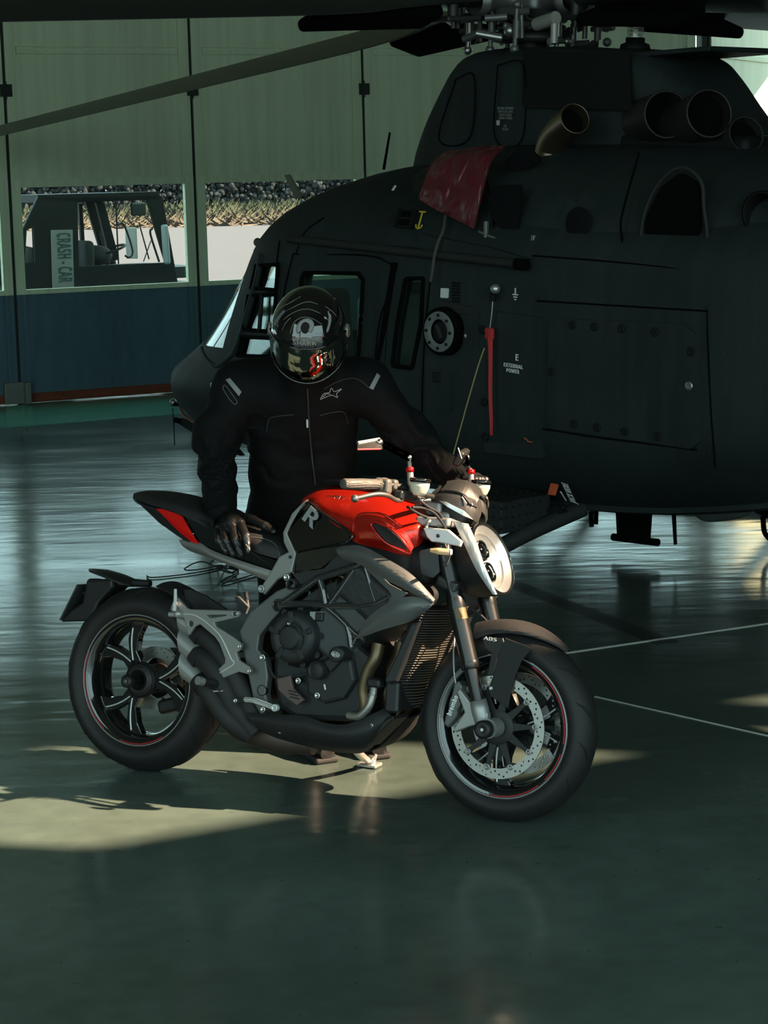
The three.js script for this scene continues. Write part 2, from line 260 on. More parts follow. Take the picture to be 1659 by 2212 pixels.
// ---------------------------------------------------------------- helicopter; its own axes: x towards the tail, y up, z to the near (left) side
import { Brush, Evaluator, SUBTRACTION } from 'three-bvh-csg';
const heliBump = texture(512, 512, (u, v) => fbm(u * 8, v * 8, 8, 8, 5, 14), false, 0.5);
const heliMap = texture(512, 512, (u, v) => { const m = fbm(u * 5, v * 5, 5, 5, 5, 15), d = fbm(u * 50, v * 6, 50, 6, 3, 3), s = noise2(u * 250, v * 250, 250, 250, 2) > 0.99 ? 0.12 : 0; const q = 0.185 + (m - 0.5) * 0.07 + (d - 0.5) * 0.04 + s; return [q * 0.82, q * 1.0, q * 0.98]; }, true, 0.5);
const heliMat = mat(1, 1, 1, 0.65, 0, { map: heliMap, specularIntensity: 0.28, bumpMap: heliBump, bumpScale: 0.002 });
const heliDark = mat(0.007, 0.009, 0.0088, 0.6, 0, { specularIntensity: 0.4 }), heliBlack = mat(0.0012, 0.0015, 0.0015, 0.9, 0, { specularIntensity: 0.2 }), heliPanel = mat(0.024, 0.028, 0.026, 0.6, 0, { specularIntensity: 0.3, bumpMap: heliBump, bumpScale: 0.002 });
const steel = mat(0.42, 0.42, 0.4, 0.35, 0.9), brightSteel = mat(0.7, 0.7, 0.68, 0.25, 1), stencil = mat(0.62, 0.64, 0.62, 0.7);
const glassHeli = mat(0.75, 0.85, 0.82, 0.03, 0, { transmission: 1, thickness: 0, ior: 1.5 });
const NOSE = [[-0.12, 0.0], [-0.1, 0.9], [-0.08, 1.55], [-0.04, 2.0], [0, 2.2], [0.06, 2.32], [0.15, 2.37], [0.28, 2.36], [0.38, 2.26], [0.46, 2.1], [0.5, 2.02], [0.8, 1.68], [1.0, 1.48], [1.18, 1.31], [1.34, 1.116], [1.43, 0.93], [1.52, 0.72], [1.6, 0.45], [1.69, 0]];   // height, length of the front ahead of x = -1.6
const interp = (t, y) => { for (let i = 0; i + 1 < t.length; i++) if (y <= t[i + 1][0]) { const k = Math.max(0, (y - t[i][0]) / (t[i + 1][0] - t[i][0])); return t[i][1] + (t[i + 1][1] - t[i][1]) * k; } return t[t.length - 1][1]; };
const zside = (x, y) => { let b = 1.2; if (x > 1.3) b -= 0.06 * (x - 1.3); if (y < 0.4) b -= 0.34 * ((0.4 - y) / 0.4) ** 2; if (y > 1.2) b *= Math.sqrt(Math.max(0, 1 - ((y - 1.2) / 0.5) ** 2)); if (x < -1.6) b *= Math.sqrt(Math.max(0, 1 - ((x + 1.6) / Math.max(interp(NOSE, y), 1e-3)) ** 2)); return b; };
const heli = group('helicopter'); tag(heli, 'dark olive military helicopter with four rotor blades, parked behind the rider', 'helicopter');
frame(heli, [1.6191, 0.3068, -11.2252], [0.6937, -0.0523, 0.7184], [0.0364, 0.9986, 0.0376], [-0.7193, 0, 0.6947]);
const uvBox = (g, k = 1) => { const q = g.index ? g.toNonIndexed() : g, p = q.attributes.position, n = q.attributes.normal, a = new Float32Array(p.count * 2); for (let i = 0; i < p.count; i += 3) { const nx = Math.abs(n.getX(i)), ny = Math.abs(n.getY(i)), nz = Math.abs(n.getZ(i)); for (let j = i; j < i + 3; j++) { const x = p.getX(j), y = p.getY(j), z = p.getZ(j); a[2 * j] = k * (nz >= nx ? x : ny > nx ? x : z); a[2 * j + 1] = k * (nz >= nx && nz >= ny ? y : ny > nx ? z : y); } } q.setAttribute('uv', new THREE.BufferAttribute(a, 2)); return q; };
// a closed hull through sections { x, half: [[y, z] from keel to crown] }
function hull(secs, nu, nv) {
  const rows = secs.map((s) => { const h = s.half.map(([y, z]) => [s.x, y, z]); return h.concat(h.slice(1, -1).reverse().map(mirror)); });
  const R = rows.map((r) => resample(r, nv, true)), cols = []; for (let j = 0; j < nv; j++) cols.push(resample(R.map((r) => r[j]), nu));
  const pos = [], idx = []; for (let i = 0; i <= nu; i++) for (let j = 0; j < nv; j++) pos.push(...cols[j][i]);
  const id = (i, j) => i * nv + (j % nv);
  for (let i = 0; i < nu; i++) for (let j = 0; j < nv; j++) idx.push(id(i, j), id(i + 1, j), id(i, j + 1), id(i, j + 1), id(i + 1, j), id(i + 1, j + 1));
  for (const [i, s] of [[0, 1], [nu, -1]]) { const k = pos.length / 3; let m = [0, 0, 0]; for (let j = 0; j < nv; j++) for (let c = 0; c < 3; c++) m[c] += pos[id(i, j) * 3 + c] / nv; pos.push(...m); for (let j = 0; j < nv; j++) s > 0 ? idx.push(k, id(i, j), id(i, j + 1)) : idx.push(k, id(i, j + 1), id(i, j)); }
  const g = new THREE.BufferGeometry(); g.setAttribute('position', new THREE.Float32BufferAttribute(pos, 3)); g.setIndex(idx); g.computeVertexNormals(); return g;
}
// flat-ish skin panel through surface points, standing proud
function panel(pts, t) {
  const tri = THREE.ShapeUtils.triangulateShape(pts.map((p) => new THREE.Vector2(p[0], p[1])), []), n = pts.length, pos = [], ix = [];
  let area = 0; pts.forEach((p, i) => { const q = pts[(i + 1) % n]; area += p[0] * q[1] - q[0] * p[1]; });
  for (const p of pts) pos.push(...p); for (const p of pts) pos.push(p[0], p[1], p[2] - t);
  for (const f of tri) { ix.push(f[0], f[1], f[2]); ix.push(f[0] + n, f[2] + n, f[1] + n); }
  for (let i = 0; i < n; i++) { const j = (i + 1) % n; area > 0 ? ix.push(i, i + n, j, j, i + n, j + n) : ix.push(i, j, i + n, j, j + n, i + n); }
  const g = new THREE.BufferGeometry(); g.setAttribute('position', new THREE.Float32BufferAttribute(pos, 3)); g.setIndex(ix); g.computeVertexNormals(); return uvBox(toCreasedNormals(g, 0.5));
}
const rounded = (pts, k = 3, r = 0.25) => { const o = [], n = pts.length; pts.forEach((p, i) => { const a = pts[(i + n - 1) % n], b = pts[(i + 1) % n], la = Math.hypot(...p.map((v, c) => v - a[c])), lb = Math.hypot(...p.map((v, c) => v - b[c])), s = Math.min(la, lb) * r; const A = p.map((v, c) => v + (a[c] - v) * s / la), B = p.map((v, c) => v + (b[c] - v) * s / lb); for (let q = 0; q <= k; q++) { const t = q / k; o.push(p.map((v, c) => A[c] * (1 - t) ** 2 + 2 * v * t * (1 - t) + B[c] * t * t)); } }); return o; };
{
  const S = (x, keel, crown) => {   // one fuselage section
    let lo = keel, hi = crown;
    if (x < -1.6) { const L = -1.6 - x, ys = NOSE.filter((p) => p[1] >= L); const edge = (a, b) => a[0] + (b[0] - a[0]) * (L - a[1]) / (b[1] - a[1]), i0 = NOSE.indexOf(ys[0]), i1 = NOSE.indexOf(ys[ys.length - 1]); lo = edge(NOSE[i0 - 1], NOSE[i0]); hi = edge(NOSE[i1 + 1], NOSE[i1]); }
    const half = [[lo, 0]]; const n = 16;
    for (let i = 1; i < n; i++) { const y = lo + (hi - lo) * (0.5 - 0.5 * Math.cos(i / n * PI)); half.push([y, Math.max(0.004, zside(x, x < -1.6 ? y : (y - keel) * (1.69 + 0.06) / (crown - keel) - 0.06))]); }
    half.push([hi, 0]); return { x, half };
  };
  const secs = [-3.965, -3.955, -3.93, -3.87, -3.75, -3.55, -3.35, -3.1, -2.85, -2.6, -2.35, -2.1, -1.85, -1.7].map((x) => S(x)).concat([S(-1.5, -0.08, 1.69), S(-1.1, -0.06, 1.69), S(-0.4, -0.04, 1.69), S(0.2, 0, 1.69), S(0.7, 0.07, 1.69), S(1.3, 0.2, 1.68), S(2.2, 0.45, 1.6), S(3.2, 0.7, 1.5)]);
  const shrink = (s, k, d) => { const m = (s.half[0][0] + s.half[s.half.length - 1][0]) / 2; return { x: s.x + d, half: s.half.map(([y, z]) => [m + (y - m) * k, z * k]) }; };
  const inner = [-3.4, -3.2, -2.9, -2.6, -2.3, -2.0, -1.75].map((x) => shrink(S(x), 0.95, 0.1)).concat([shrink(S(-1.4, -0.08, 1.69), 0.96, 0), shrink(S(-0.6, -0.05, 1.69), 0.96, 0)]);
  const ev = new Evaluator(); ev.attributes = ['position', 'normal']; ev.useGroups = false;
  const brush = (g) => { for (const k of Object.keys(g.attributes)) if (!['position', 'normal'].includes(k)) g.deleteAttribute(k); const b = new Brush(g, heliMat); b.updateMatrixWorld(); return b; };
  const windows = [
    [[-2.283,1.098,1.065],[-1.971,1.13,1.174],[-1.984,0.986,1.18],[-2.311,0.973,1.078]],
    [[-2.337,0.926,1.077],[-1.982,0.971,1.181],[-1.997,0.757,1.188],[-2.341,0.738,1.107]],
    [[-2.349,0.696,1.111],[-1.995,0.724,1.19],[-2.017,0.618,1.19],[-2.378,0.588,1.117]],
    [[-1.735,1.102,1.214],[-1.296,1.127,1.22],[-1.254,1.098,1.22],[-1.268,0.89,1.22],[-1.29,0.632,1.22],[-1.76,0.603,1.216]],
    [[-0.939,1.124,1.22],[-0.813,1.135,1.22],[-0.825,0.902,1.22],[-0.884,0.669,1.22],[-1.03,0.669,1.22],[-0.996,0.888,1.22]],
  ];
  let body = ev.evaluate(brush(hull(secs, 72, 64)), brush(hull(inner, 20, 40)), SUBTRACTION);
  for (const w of windows) body = ev.evaluate(body, brush(new THREE.ExtrudeGeometry(shapeOf(rounded(w, 3, 0.12).map((p) => [p[0], p[1]])), { depth: 3.2, bevelEnabled: false }).translate(0, 0, -1.6)), SUBTRACTION);
  const screenShape = [[-3.56, 0.52], [-2.62, 0.60], [-2.56, 0.9], [-2.5, 1.16], [-2.95, 1.13], [-3.3, 0.84]];
  for (const z of [0.05, -1.25]) body = ev.evaluate(body, brush(new THREE.ExtrudeGeometry(shapeOf(screenShape), { depth: 1.2, bevelEnabled: false }).translate(0, 0, z)), SUBTRACTION);
  add('fuselage', uvBox(toCreasedNormals(body.geometry, 0.6)), heliMat, heli);
  for (const w of windows) {
    const r = rounded(w, 3, 0.12).map((p) => [p[0], p[1], p[2] - 0.035]), win = group('window', heli);
    add('pane', panel(r, 0.006), glassHeli, win);
    add('pane', panel(r.map((p) => [p[0], p[1], -p[2] + 0.01]), 0.006), glassHeli, win);
    add('window_seal', tube([...rounded(w, 3, 0.12), rounded(w, 3, 0.12)[0], rounded(w, 3, 0.12)[1]].map((p) => [p[0], p[1], p[2] - 0.015]), 0.012, 90, 6), heliBlack, win);
  }
  for (const sgn of [1, -1]) { const rows = []; for (let i = 0; i <= 6; i++) { const y = 0.5 + i * 0.11, a = interp(NOSE, y), r = []; for (let j = 0; j <= 8; j++) { const x = -1.6 - a * Math.sqrt(1 - ((j / 8 * 0.86 + 0.03)) ** 2) * 0.99, z = zside(-1.6, y) * (j / 8 * 0.86 + 0.03) * 0.99; r.push([x, y, z * sgn]); } rows.push(r); } add('windscreen', patch(rows, 16, 20), glassHeli, heli); }
  // sliding pane divider, windscreen frame
  add('window_divider', tube([[-2.154,0.95,1.119],[-2.156,0.745,1.137]], 0.012, 8, 6), heliDark, heli);
  // inside: bulkhead, seats
  const seatMat = mat(0.16, 0.12, 0.08, 0.8), frameMat = mat(0.3, 0.32, 0.31, 0.6);
  for (const z of [-0.5, 0.5]) add('pilot_seat', join([rbox(0.14, 0.62, 0.46, 0.05, -2.35, 0.62, z, 0, 0, 0.12), rbox(0.5, 0.12, 0.46, 0.05, -2.6, 0.32, z)]), seatMat, heli);
  for (const z of [-0.75, 0, 0.62]) add('cabin_seat', join([rbox(0.1, 0.5, 0.5, 0.04, -1.62, 0.72, z), rbox(0.4, 0.07, 0.5, 0.03, -1.82, 0.42, z)]), mat(0.4, 0.42, 0.4, 0.8), heli);

  // engine cowling and rotor pylon
  const C = (x, b, t, w, n) => ({ x, half: [[b, 0], [b, w * 0.6], [b + 0.01, w * 0.95], [b + (t - b) * 0.22, w], [b + (t - b) * 0.5, w * 0.93], [b + (t - b) * 0.75, w * 0.78], [b + (t - b) * 0.93, w * 0.55], [t, w * 0.25], [t, 0]] });
  add('engine_cowling', uvBox(hull([C(-1.62, 1.5, 1.66, 0.62), C(-1.35, 1.36, 1.74, 0.86), C(-1.0, 1.26, 1.8, 1.02), C(-0.5, 1.24, 1.82, 1.08), C(0.3, 1.24, 1.83, 1.1), C(1.0, 1.22, 1.8, 1.08), C(2.0, 1.2, 1.7, 0.95), C(3.2, 1.15, 1.55, 0.8)], 40, 40)), heliMat, heli);
  const P = (x, t, w) => ({ x, half: [[1.5, 0], [1.5, w * 0.6], [1.52, w], [1.52 + (t - 1.52) * 0.35, w * 0.97], [1.52 + (t - 1.52) * 0.7, w * 0.9], [1.52 + (t - 1.52) * 0.93, w * 0.82], [t, w * 0.55], [t, w * 0.25], [t, 0]] });
  add('rotor_pylon', uvBox(hull([P(-1.98, 1.63, 0.12), P(-1.86, 1.74, 0.26), P(-1.7, 1.93, 0.36), P(-1.52, 2.15, 0.42), P(-1.42, 2.25, 0.44), P(-1.25, 2.29, 0.46), P(-0.7, 2.3, 0.47), P(-0.3, 2.28, 0.47), P(-0.14, 2.26, 0.45), P(0.02, 2.16, 0.38), P(0.3, 1.92, 0.28), P(0.7, 1.68, 0.2), P(1.4, 1.56, 0.12)], 60, 36)), heliMat, heli);
  add('pylon_lip', rbox(0.5, 0.025, 0.62, 0.01, 0.0, 2.27, 0, 0, 0, 0.06), heliMat, heli);
}
{
  const D = (name, g, m = heliDark) => add(name, g, m, heli);
  const P = (name, pts, t = 0.012, m = heliPanel, r = 0.12) => D(name, panel(rounded(pts, 3, r), t), m);
  const seam = (pts, r = 0.0045) => D('panel_seam', tube(pts, r, pts.length * 4, 5), heliBlack);
  // cabin side
  P('service_panel', [[0.044,1,1.212],[0.856,1.043,1.212],[0.924,0.996,1.212],[0.971,0.514,1.212],[0.915,0.476,1.212],[0.042,0.471,1.212]], 0.02, heliMat, 0.1);
  P('power_panel', [[-0.411,1.009,1.21],[-0.017,1,1.21],[0.009,0.31,1.193],[-0.385,0.296,1.187]], 0.02, heliMat, 0.04);
  P('door_gap', [[-1.048,1.202,1.204],[-1.004,1.2,1.204],[-1.073,0.88,1.204],[-1.096,0.565,1.204],[-1.283,0.075,0.979],[-1.35,0.094,1.005],[-1.172,0.533,1.204],[-1.143,0.73,1.204]], 0.02, heliBlack, 0.1);
  seam([[-1.822,1.197,1.186],[-1.065,1.2,1.204],[-1.135,0.875,1.204],[-1.172,0.533,1.204],[-1.357,0.123,1.04]]); seam([[-1.822,1.197,1.186],[-1.908,0.961,1.179],[-1.964,0.576,1.183],[-2.134,0.126,1.018]]); seam([[-1.991,1.256,1.134],[-1.993,1.143,1.152],[-1.995,0.954,1.163],[-2.004,0.648,1.175],[-2.015,0.285,1.158]]);
  seam([[-0.097,1.291,1.184],[0.422,1.292,1.183],[0.962,1.281,1.188],[1.288,1.278,1.189]]); seam([[-0.043,1.078,1.204],[0.447,1.093,1.204],[0.982,1.109,1.204]]); seam([[0.963,1.277,1.19],[0.98,1.051,1.204],[1.016,0.699,1.204],[1.056,0.408,1.204]]); seam([[0.017,0.462,1.204],[0.388,0.462,1.204],[0.667,0.47,1.204],[0.948,0.475,1.204]]);
  seam([[-1.917,1.28,1.146],[-1.359,1.28,1.188],[-0.716,1.279,1.189]]); seam([[-0.763,1.14,1.204],[-0.797,0.856,1.204],[-0.809,0.475,1.204],[-0.875,0.165,1.087]]); seam([[-1.664,1.396,1.106],[-1.753,1.319,1.159],[-1.791,1.207,1.19]]);
  P('small_hatch', [[-0.787,0.678,1.21],[-0.61,0.679,1.21],[-0.599,0.48,1.21],[-0.776,0.47,1.21]], 0.012, heliMat); D('hatch_latch', rbox(0.05, 0.05, 0.02, 0.006, ...[[-0.702,0.642,1.212]][0]), heliDark);
  P('vent_panel', [[-0.703,1.033,1.21],[-0.452,1.015,1.21],[-0.458,0.978,1.21],[-0.708,0.977,1.21]]); P('data_plate', [[-0.683,1.095,1.212],[-0.634,1.096,1.212],[-0.636,1.047,1.212],[-0.685,1.046,1.212]], 0.01, stencil);
  for (let i = 0; i < 7; i++) D('louvre', rbox(0.06, 0.007, 0.02, 0.003, ...[[-0.585,1.087,1.2]][0].map((v, c) => (c === 1 ? v + 0.04 - i * 0.015 : v)), 0.5), heliDark);
  // rail over the door
  D('door_rail', rod([[-1.848,1.276,1.19]][0], [[-0.138,1.251,1.244]][0], 0.022, 0.022, 12), heliPanel);
  D('rail_cap', rod([[-0.144,1.251,1.244]][0], [[-0.078,1.25,1.244]][0], 0.03, 0.026, 12), heliBlack);
  P('rail_fairing', [[-0.882,1.353,1.172],[-0.352,1.312,1.199],[-0.097,1.275,1.217],[-0.153,1.26,1.221],[-0.816,1.266,1.22]], 0.05, heliMat, 0.05);
  // fuel cap
  {
    const [c] = [[-0.647,0.881,1.2]], z = c[2], f = group('fuel_filler', heli);
    add('cup', turned([c[0], c[1], z], [c[0], c[1], z + 1], [[0, 0], [0.125, 0], [0.12, 0.05], [0.098, 0.055], [0.098, 0.02], [0, 0.02]], 28), heliBlack, f);
    add('ring', turned([c[0], c[1], z], [c[0], c[1], z + 1], [[0.062, 0.05], [0.064, 0.062], [0.1, 0.062], [0.104, 0.05], [0.062, 0.05]], 28), mat(0.13, 0.145, 0.135, 0.6), f);
    add('cap', turned([c[0], c[1], z], [c[0], c[1], z + 1], [[0, 0.05], [0.05, 0.05], [0.056, 0.03]], 24), heliDark, f);
    add('cap_handle', rbox(0.02, 0.075, 0.02, 0.006, c[0], c[1], z + 0.055, 0, 0, 0.5), heliPanel, f);
    for (let i = 0; i < 8; i++) { const a = i / 8 * 2 * PI; add('bolt', rod([c[0] + 0.083 * Math.cos(a), c[1] + 0.083 * Math.sin(a), z + 0.055], [c[0] + 0.083 * Math.cos(a), c[1] + 0.083 * Math.sin(a), z + 0.069], 0.009, 0.008, 8), heliDark, f); }
  }
  // fasteners and rivets
  const ringAt = (p, m = heliDark) => D('fastener', turned([p[0], p[1], p[2]], [p[0], p[1], p[2] + 1], [[0, 0], [0.022, 0], [0.021, 0.006], [0.012, 0.007], [0.01, 0.004], [0, 0.004]], 16), m);
  for (const p of [[0.194,0.982,1.212],[0.329,0.984,1.212],[0.494,0.989,1.212],[0.691,0.991,1.212],[0.902,0.921,1.212],[0.065,0.746,1.212],[0.22,0.512,1.212],[0.364,0.509,1.212],[0.533,0.511,1.212],[0.726,0.51,1.212],[-0.391,0.91,1.212],[-0.372,0.552,1.212],[-0.362,0.376,1.211]]) ringAt(p);
  ringAt([[0.899,0.763,1.212]][0], steel);
  const riv = []; const row = (a, b, n) => { for (let i = 0; i <= n; i++) { const t = i / n, x = a[0] + (b[0] - a[0]) * t, y = a[1] + (b[1] - a[1]) * t; riv.push(new THREE.SphereGeometry(0.005, 5, 3).scale(1, 1, 0.4).translate(x, y, zside(x, y))); } };
  const rr = (pts, n) => { for (let i = 0; i + 1 < pts.length; i++) row(pts[i], pts[i + 1], n); };
  rr([[-0.038,1.089,1.2],[0.443,1.103,1.2],[0.966,1.116,1.2]], 22); rr([[0.941,1.255,1.193],[0.955,1.069,1.2],[0.988,0.716,1.2],[1.026,0.425,1.2]], 16); rr([[-0.699,1,1.2],[-0.461,0.991,1.2]], 14); rr([[-1.902,1.244,1.159],[-0.778,1.26,1.191]], 30); rr([[-0.419,0.957,1.2],[-0.426,0.267,1.162]], 30); rr([[1.072,1.243,1.196],[1.118,0.647,1.2]], 30); rr([[-0.822,0.901,1.2],[-0.863,0.193,1.109]], 30); rr([[-1.429,0.126,1.04],[-0.513,0.15,1.067]], 26);
  const rv = D('rivets', join(riv), heliPanel); rv.userData.kind = 'stuff';
  // lettering
  const write = (s, p, size, turn = 0, font = fontBold, sq = 1) => { const g = text(s, size, 0.002, font, sq).rotateZ(turn).translate(p[0], p[1], p[2] + 0.003); return D('lettering', g, stencil); };
  write('E', [[-0.153,0.795,1.212]][0], 0.032); write('EXTERNAL', [[-0.176,0.751,1.212]][0], 0.019, -0.02, fontBold, 1.0); write('POWER', [[-0.178,0.726,1.212]][0], 0.019, -0.02, fontBold, 0.95);
  { const [a, b] = [[0.087,0.137,1.072],[0.017,0.109,1.04]]; D('lettering', text('JACK HERE', 0.036, 0.002, fontBold, 0.78).rotateZ(1.27).rotateX(0.85).translate(...a), stencil); D('lettering', box(0.008, 0.085, 0.004).rotateZ(-0.2).rotateX(0.85).translate(...b), stencil); }
  { const [p] = [[-0.183,1.09,1.206]]; D('ground_symbol', join([box(0.006, 0.03, 0.004, 0, 0.025, 0), box(0.034, 0.006, 0.004, 0, 0.008, 0), box(0.022, 0.006, 0.004, 0, -0.004, 0), box(0.01, 0.006, 0.004, 0, -0.016, 0)]).translate(...p), stencil); }
  { const [p] = [[-0.511,0.869,1.204]]; D('grounding_mark', box(0.042, 0.06, 0.004).translate(...p), heliPanel); D('lettering', join([box(0.018, 0.005, 0.006), box(0.005, 0.018, 0.006)]).translate(...p), stencil); }
  D('safety_tag', rbox(0.05, 0.06, 0.012, 0.01, ...[[-0.015,0.144,1.081]][0], -0.4), mat(0.5, 0.07, 0.02, 0.7));
  D('scratch_mark', tube([[-0.098,0.404,1.212],[-0.076,0.395,1.212],[-0.07,0.389,1.212],[-0.043,0.39,1.212]], 0.004, 12, 5), mat(0.35, 0.08, 0.03, 0.8));
  // upper side: anchor mark, vent, panels, light strip
  const cow = (x, y, z) => [x, y, z];
  { const [p] = [[-0.91,1.421,1.135]]; const ym = mat(0.55, 0.4, 0.03, 0.7); D('anchor_mark', join([box(0.008, 0.09, 0.004), box(0.045, 0.007, 0.004, 0, 0.043, 0), new THREE.TorusGeometry(0.022, 0.004, 5, 12, PI).rotateZ(PI).translate(0, -0.025, 0)]).rotateX(-0.35).translate(...p), ym); }
  { const [p] = [[-1.019,1.422,1.13]]; D('drain_vent', join([rbox(0.1, 0.1, 0.012, 0.01, 0, 0, 0), box(0.006, 0.1, 0.03, -0.055, 0, 0), box(0.006, 0.1, 0.03, 0.055, 0, 0)]).rotateX(-0.3).translate(...p), heliDark); D('vent_opening', box(0.07, 0.075, 0.016).rotateX(-0.3).translate(...p), heliBlack); D('vent_bar', box(0.075, 0.006, 0.02).rotateX(-0.3).translate(...p), heliPanel); }
  D('white_mark', box(0.014, 0.032, 0.004).rotateX(-0.7).translate(...[[-1.221,1.567,1.02]][0]), stencil);
}
// engine cowling details, exhausts, aerials, rotor
{
  const D = (name, g, m = heliDark) => add(name, g, m, heli);
  const screen = mat(0.004, 0.005, 0.005, 0.8, 0, { specularIntensity: 0.3 });
  const onCowl = (pts, t = 0.012, m = heliBlack) => panel(rounded(pts, 3, 0.25), t);
  D('intake_screen', onCowl([[-0.453,1.612,1.1],[-0.262,1.623,1.1],[-0.255,1.574,1.1],[-0.273,1.383,1.1],[-0.316,1.374,1.1],[-0.403,1.41,1.1],[-0.467,1.471,1.1],[-0.476,1.543,1.1]]), screen);
  D('round_screen', turned([...[[0.109,1.451,1.09]][0]], [[0.109,1.451,1.09]][0].map((v, i) => v + (i === 2 ? 1 : 0)), [[0, 0.012], [0.075, 0.01], [0.08, 0]], 24), screen);
  D('cooling_intake', onCowl([[0.512,1.392,1.09],[0.516,1.499,1.09],[0.591,1.64,1.09],[0.708,1.713,1.09],[0.803,1.668,1.09],[0.825,1.576,1.09],[0.825,1.367,1.09],[0.514,1.349,1.09]], 0.02), heliBlack);
  D('intake_frame', tube([[0.495,1.331,1.092],[0.504,1.498,1.092],[0.584,1.654,1.092],[0.709,1.734,1.092],[0.822,1.684,1.092],[0.848,1.577,1.092],[0.849,1.348,1.092],[0.495,1.331,1.092]], 0.01, 60, 6), heliPanel);
  D('side_duct', turned([[1.114,1.545,1]][0], [[1.834,1.608,2]][0].map((v, i) => (i === 2 ? v : [[1.114,1.545,1]][0][i])), [[0.085, -0.1], [0.085, 0.03], [0.1, 0.03], [0.1, -0.1]], 24), heliDark);
  D('deck_screen', onCowl([[-0.559,1.714,0.9],[-0.492,1.771,0.9],[-0.368,1.779,0.9],[-0.311,1.737,0.9],[-0.396,1.687,0.9],[-0.52,1.679,0.9]], 0.015), screen);
  D('panel_seam', tube([[-0.522,1.636,1.06],[-0.466,1.52,1.09],[-0.395,1.342,1.1],[-0.185,1.292,1.12],[0.364,1.286,1.12],[0.394,1.494,1.12],[0.389,1.791,1]], 0.006, 60, 5), heliBlack);
  D('cowl_stay', rod([[-0.503,1.383,1.13]][0], [[-0.137,1.296,1.14]][0], 0.008, 0.008, 8), steel);
  for (const p of [[-0.141,1.34,1.13],[0.362,1.314,1.13],[-0.456,1.392,1.13]]) D('cowl_latch', join([rbox(0.02, 0.09, 0.02, 0.004, ...p)]), galvanised);
  // pylon panels and print
  D('pylon_panel', tube([[-1.031,2.206,0.45],[-0.859,2.201,0.44],[-0.827,1.825,0.47],[-1,1.826,0.49],[-1.031,2.206,0.45]], 0.004, 60, 5), heliBlack);
  D('pylon_panel', tube([[-1.382,2.134,0.4],[-1.229,2.144,0.42],[-1.217,1.821,0.46],[-1.485,1.81,0.42],[-1.382,2.134,0.4]], 0.004, 60, 5), heliBlack);
  D('pylon_door', panel(rounded([[-0.898,2.283,0.4],[-0.179,2.255,0.4],[-0.099,2,0.47],[-0.111,1.982,0.475],[-0.827,1.987,0.475]], 3, 0.06), 0.012), heliDark);
  const print = mat(0.16, 0.18, 0.17, 0.8);
  ['BEFORE OPENING', 'CHECK OIL LEVEL', 'SIGHT GAUGE', 'SERVICE POINT'].forEach((s, i) => D('lettering', text(s, 0.013, 0.002, fontSans, 0.8).rotateX(-0.09).translate(...[[-0.935,1.967,0.485]][0].map((v, c) => (c === 1 ? v + 0.015 - i * 0.017 : v))), print));
  ['OIL', 'FILLER'].forEach((s, i) => D('lettering', text(s, 0.013, 0.002, fontSans, 0.8).rotateX(-0.09).translate(...[[-0.929,1.89,0.49]][0].map((v, c) => (c === 1 ? v - i * 0.017 : v))), print));
  D('white_mark', box(0.02, 0.025, 0.004).translate(...[[-0.982,1.906,0.49]][0]), mat(0.4, 0.42, 0.4, 0.8));
  // exhaust ducts: open tubes
  const duct = (name, pts, r, m) => { const e = group(name, heli), a = tube(pts, r, 24, 26), b = tube(pts, r * 0.93, 24, 26); const n = b.attributes.normal.array; add('pipe', join([a, b]), m, e); add('inner', new THREE.CircleGeometry(r * 0.95, 24).applyQuaternion(new THREE.Quaternion().setFromUnitVectors(V(0, 0, 1), V(...pts[pts.length - 1]).sub(V(...pts[pts.length - 2])).normalize())).translate(...pts[pts.length - 2].map((v, i) => v * 0.35 + pts[pts.length - 1][i] * 0.65)), heliBlack, e); const q = pts[pts.length - 1], w = pts[pts.length - 2]; add('rim', new THREE.TorusGeometry(r * 0.965, r * 0.05, 6, 28).applyQuaternion(new THREE.Quaternion().setFromUnitVectors(V(0, 0, 1), V(q[0] - w[0], q[1] - w[1], q[2] - w[2]).normalize())).translate(...q), m, e); return e; };
  const heat = mat(0.2, 0.15, 0.1, 0.38, 0.9), soot = mat(0.03, 0.028, 0.026, 0.5, 0.4);
  duct('exhaust_pipe', [[-0.497,1.712,0.62],[-0.493,1.792,0.62],[-0.405,1.87,0.66],[-0.234,1.939,0.74]], 0.078, heat);
  duct('exhaust_pipe', [[-0.352,1.891,0.2],[-0.155,1.918,0.32],[0.149,1.965,0.5]], 0.118, soot);
  duct('exhaust_pipe', [[0.038,1.893,0.3],[0.2,1.926,0.38],[0.408,1.973,0.5]], 0.118, soot);
  duct('exhaust_pipe', [[0.331,1.771,0.3],[0.414,1.818,0.32],[0.558,1.877,0.4]], 0.09, heliPanel);
  D('exhaust_fairing', rbox(0.8, 0.1, 0.5, 0.04, 0.2, 1.82, 0.2), heliDark);
  // aerials
  D('blade_aerial', panel([[-2.892,1.566,0.3],[-2.858,1.57,0.3],[-2.742,1.445,0.3],[-2.8,1.432,0.3]], 0.02), mat(0.12, 0.13, 0.09, 0.6));
  D('whip_aerial', rod([[-2.038,1.626,0.3]][0], [[-1.992,1.835,0.3]][0], 0.009, 0.006, 8), heliBlack);
  D('probe', turned([[-2.718,1.177,0.62]][0], [[-2.665,1.197,0.72]][0], [[0, 0], [0.012, 0], [0.014, 0.05], [0.026, 0.06], [0.026, 0.09], [0, 0.1]], 12), mat(0.1, 0.09, 0.07, 0.5));
  // beacon
  const b = group('beacon', heli), [bp] = [[-0.431,2.306,0.05]];
  add('base', turned(bp, [bp[0], bp[1] + 1, bp[2]], [[0, -0.05], [0.085, -0.03], [0.075, 0.01], [0.05, 0.02], [0.05, 0.045], [0, 0.045]], 20), heliDark, b);
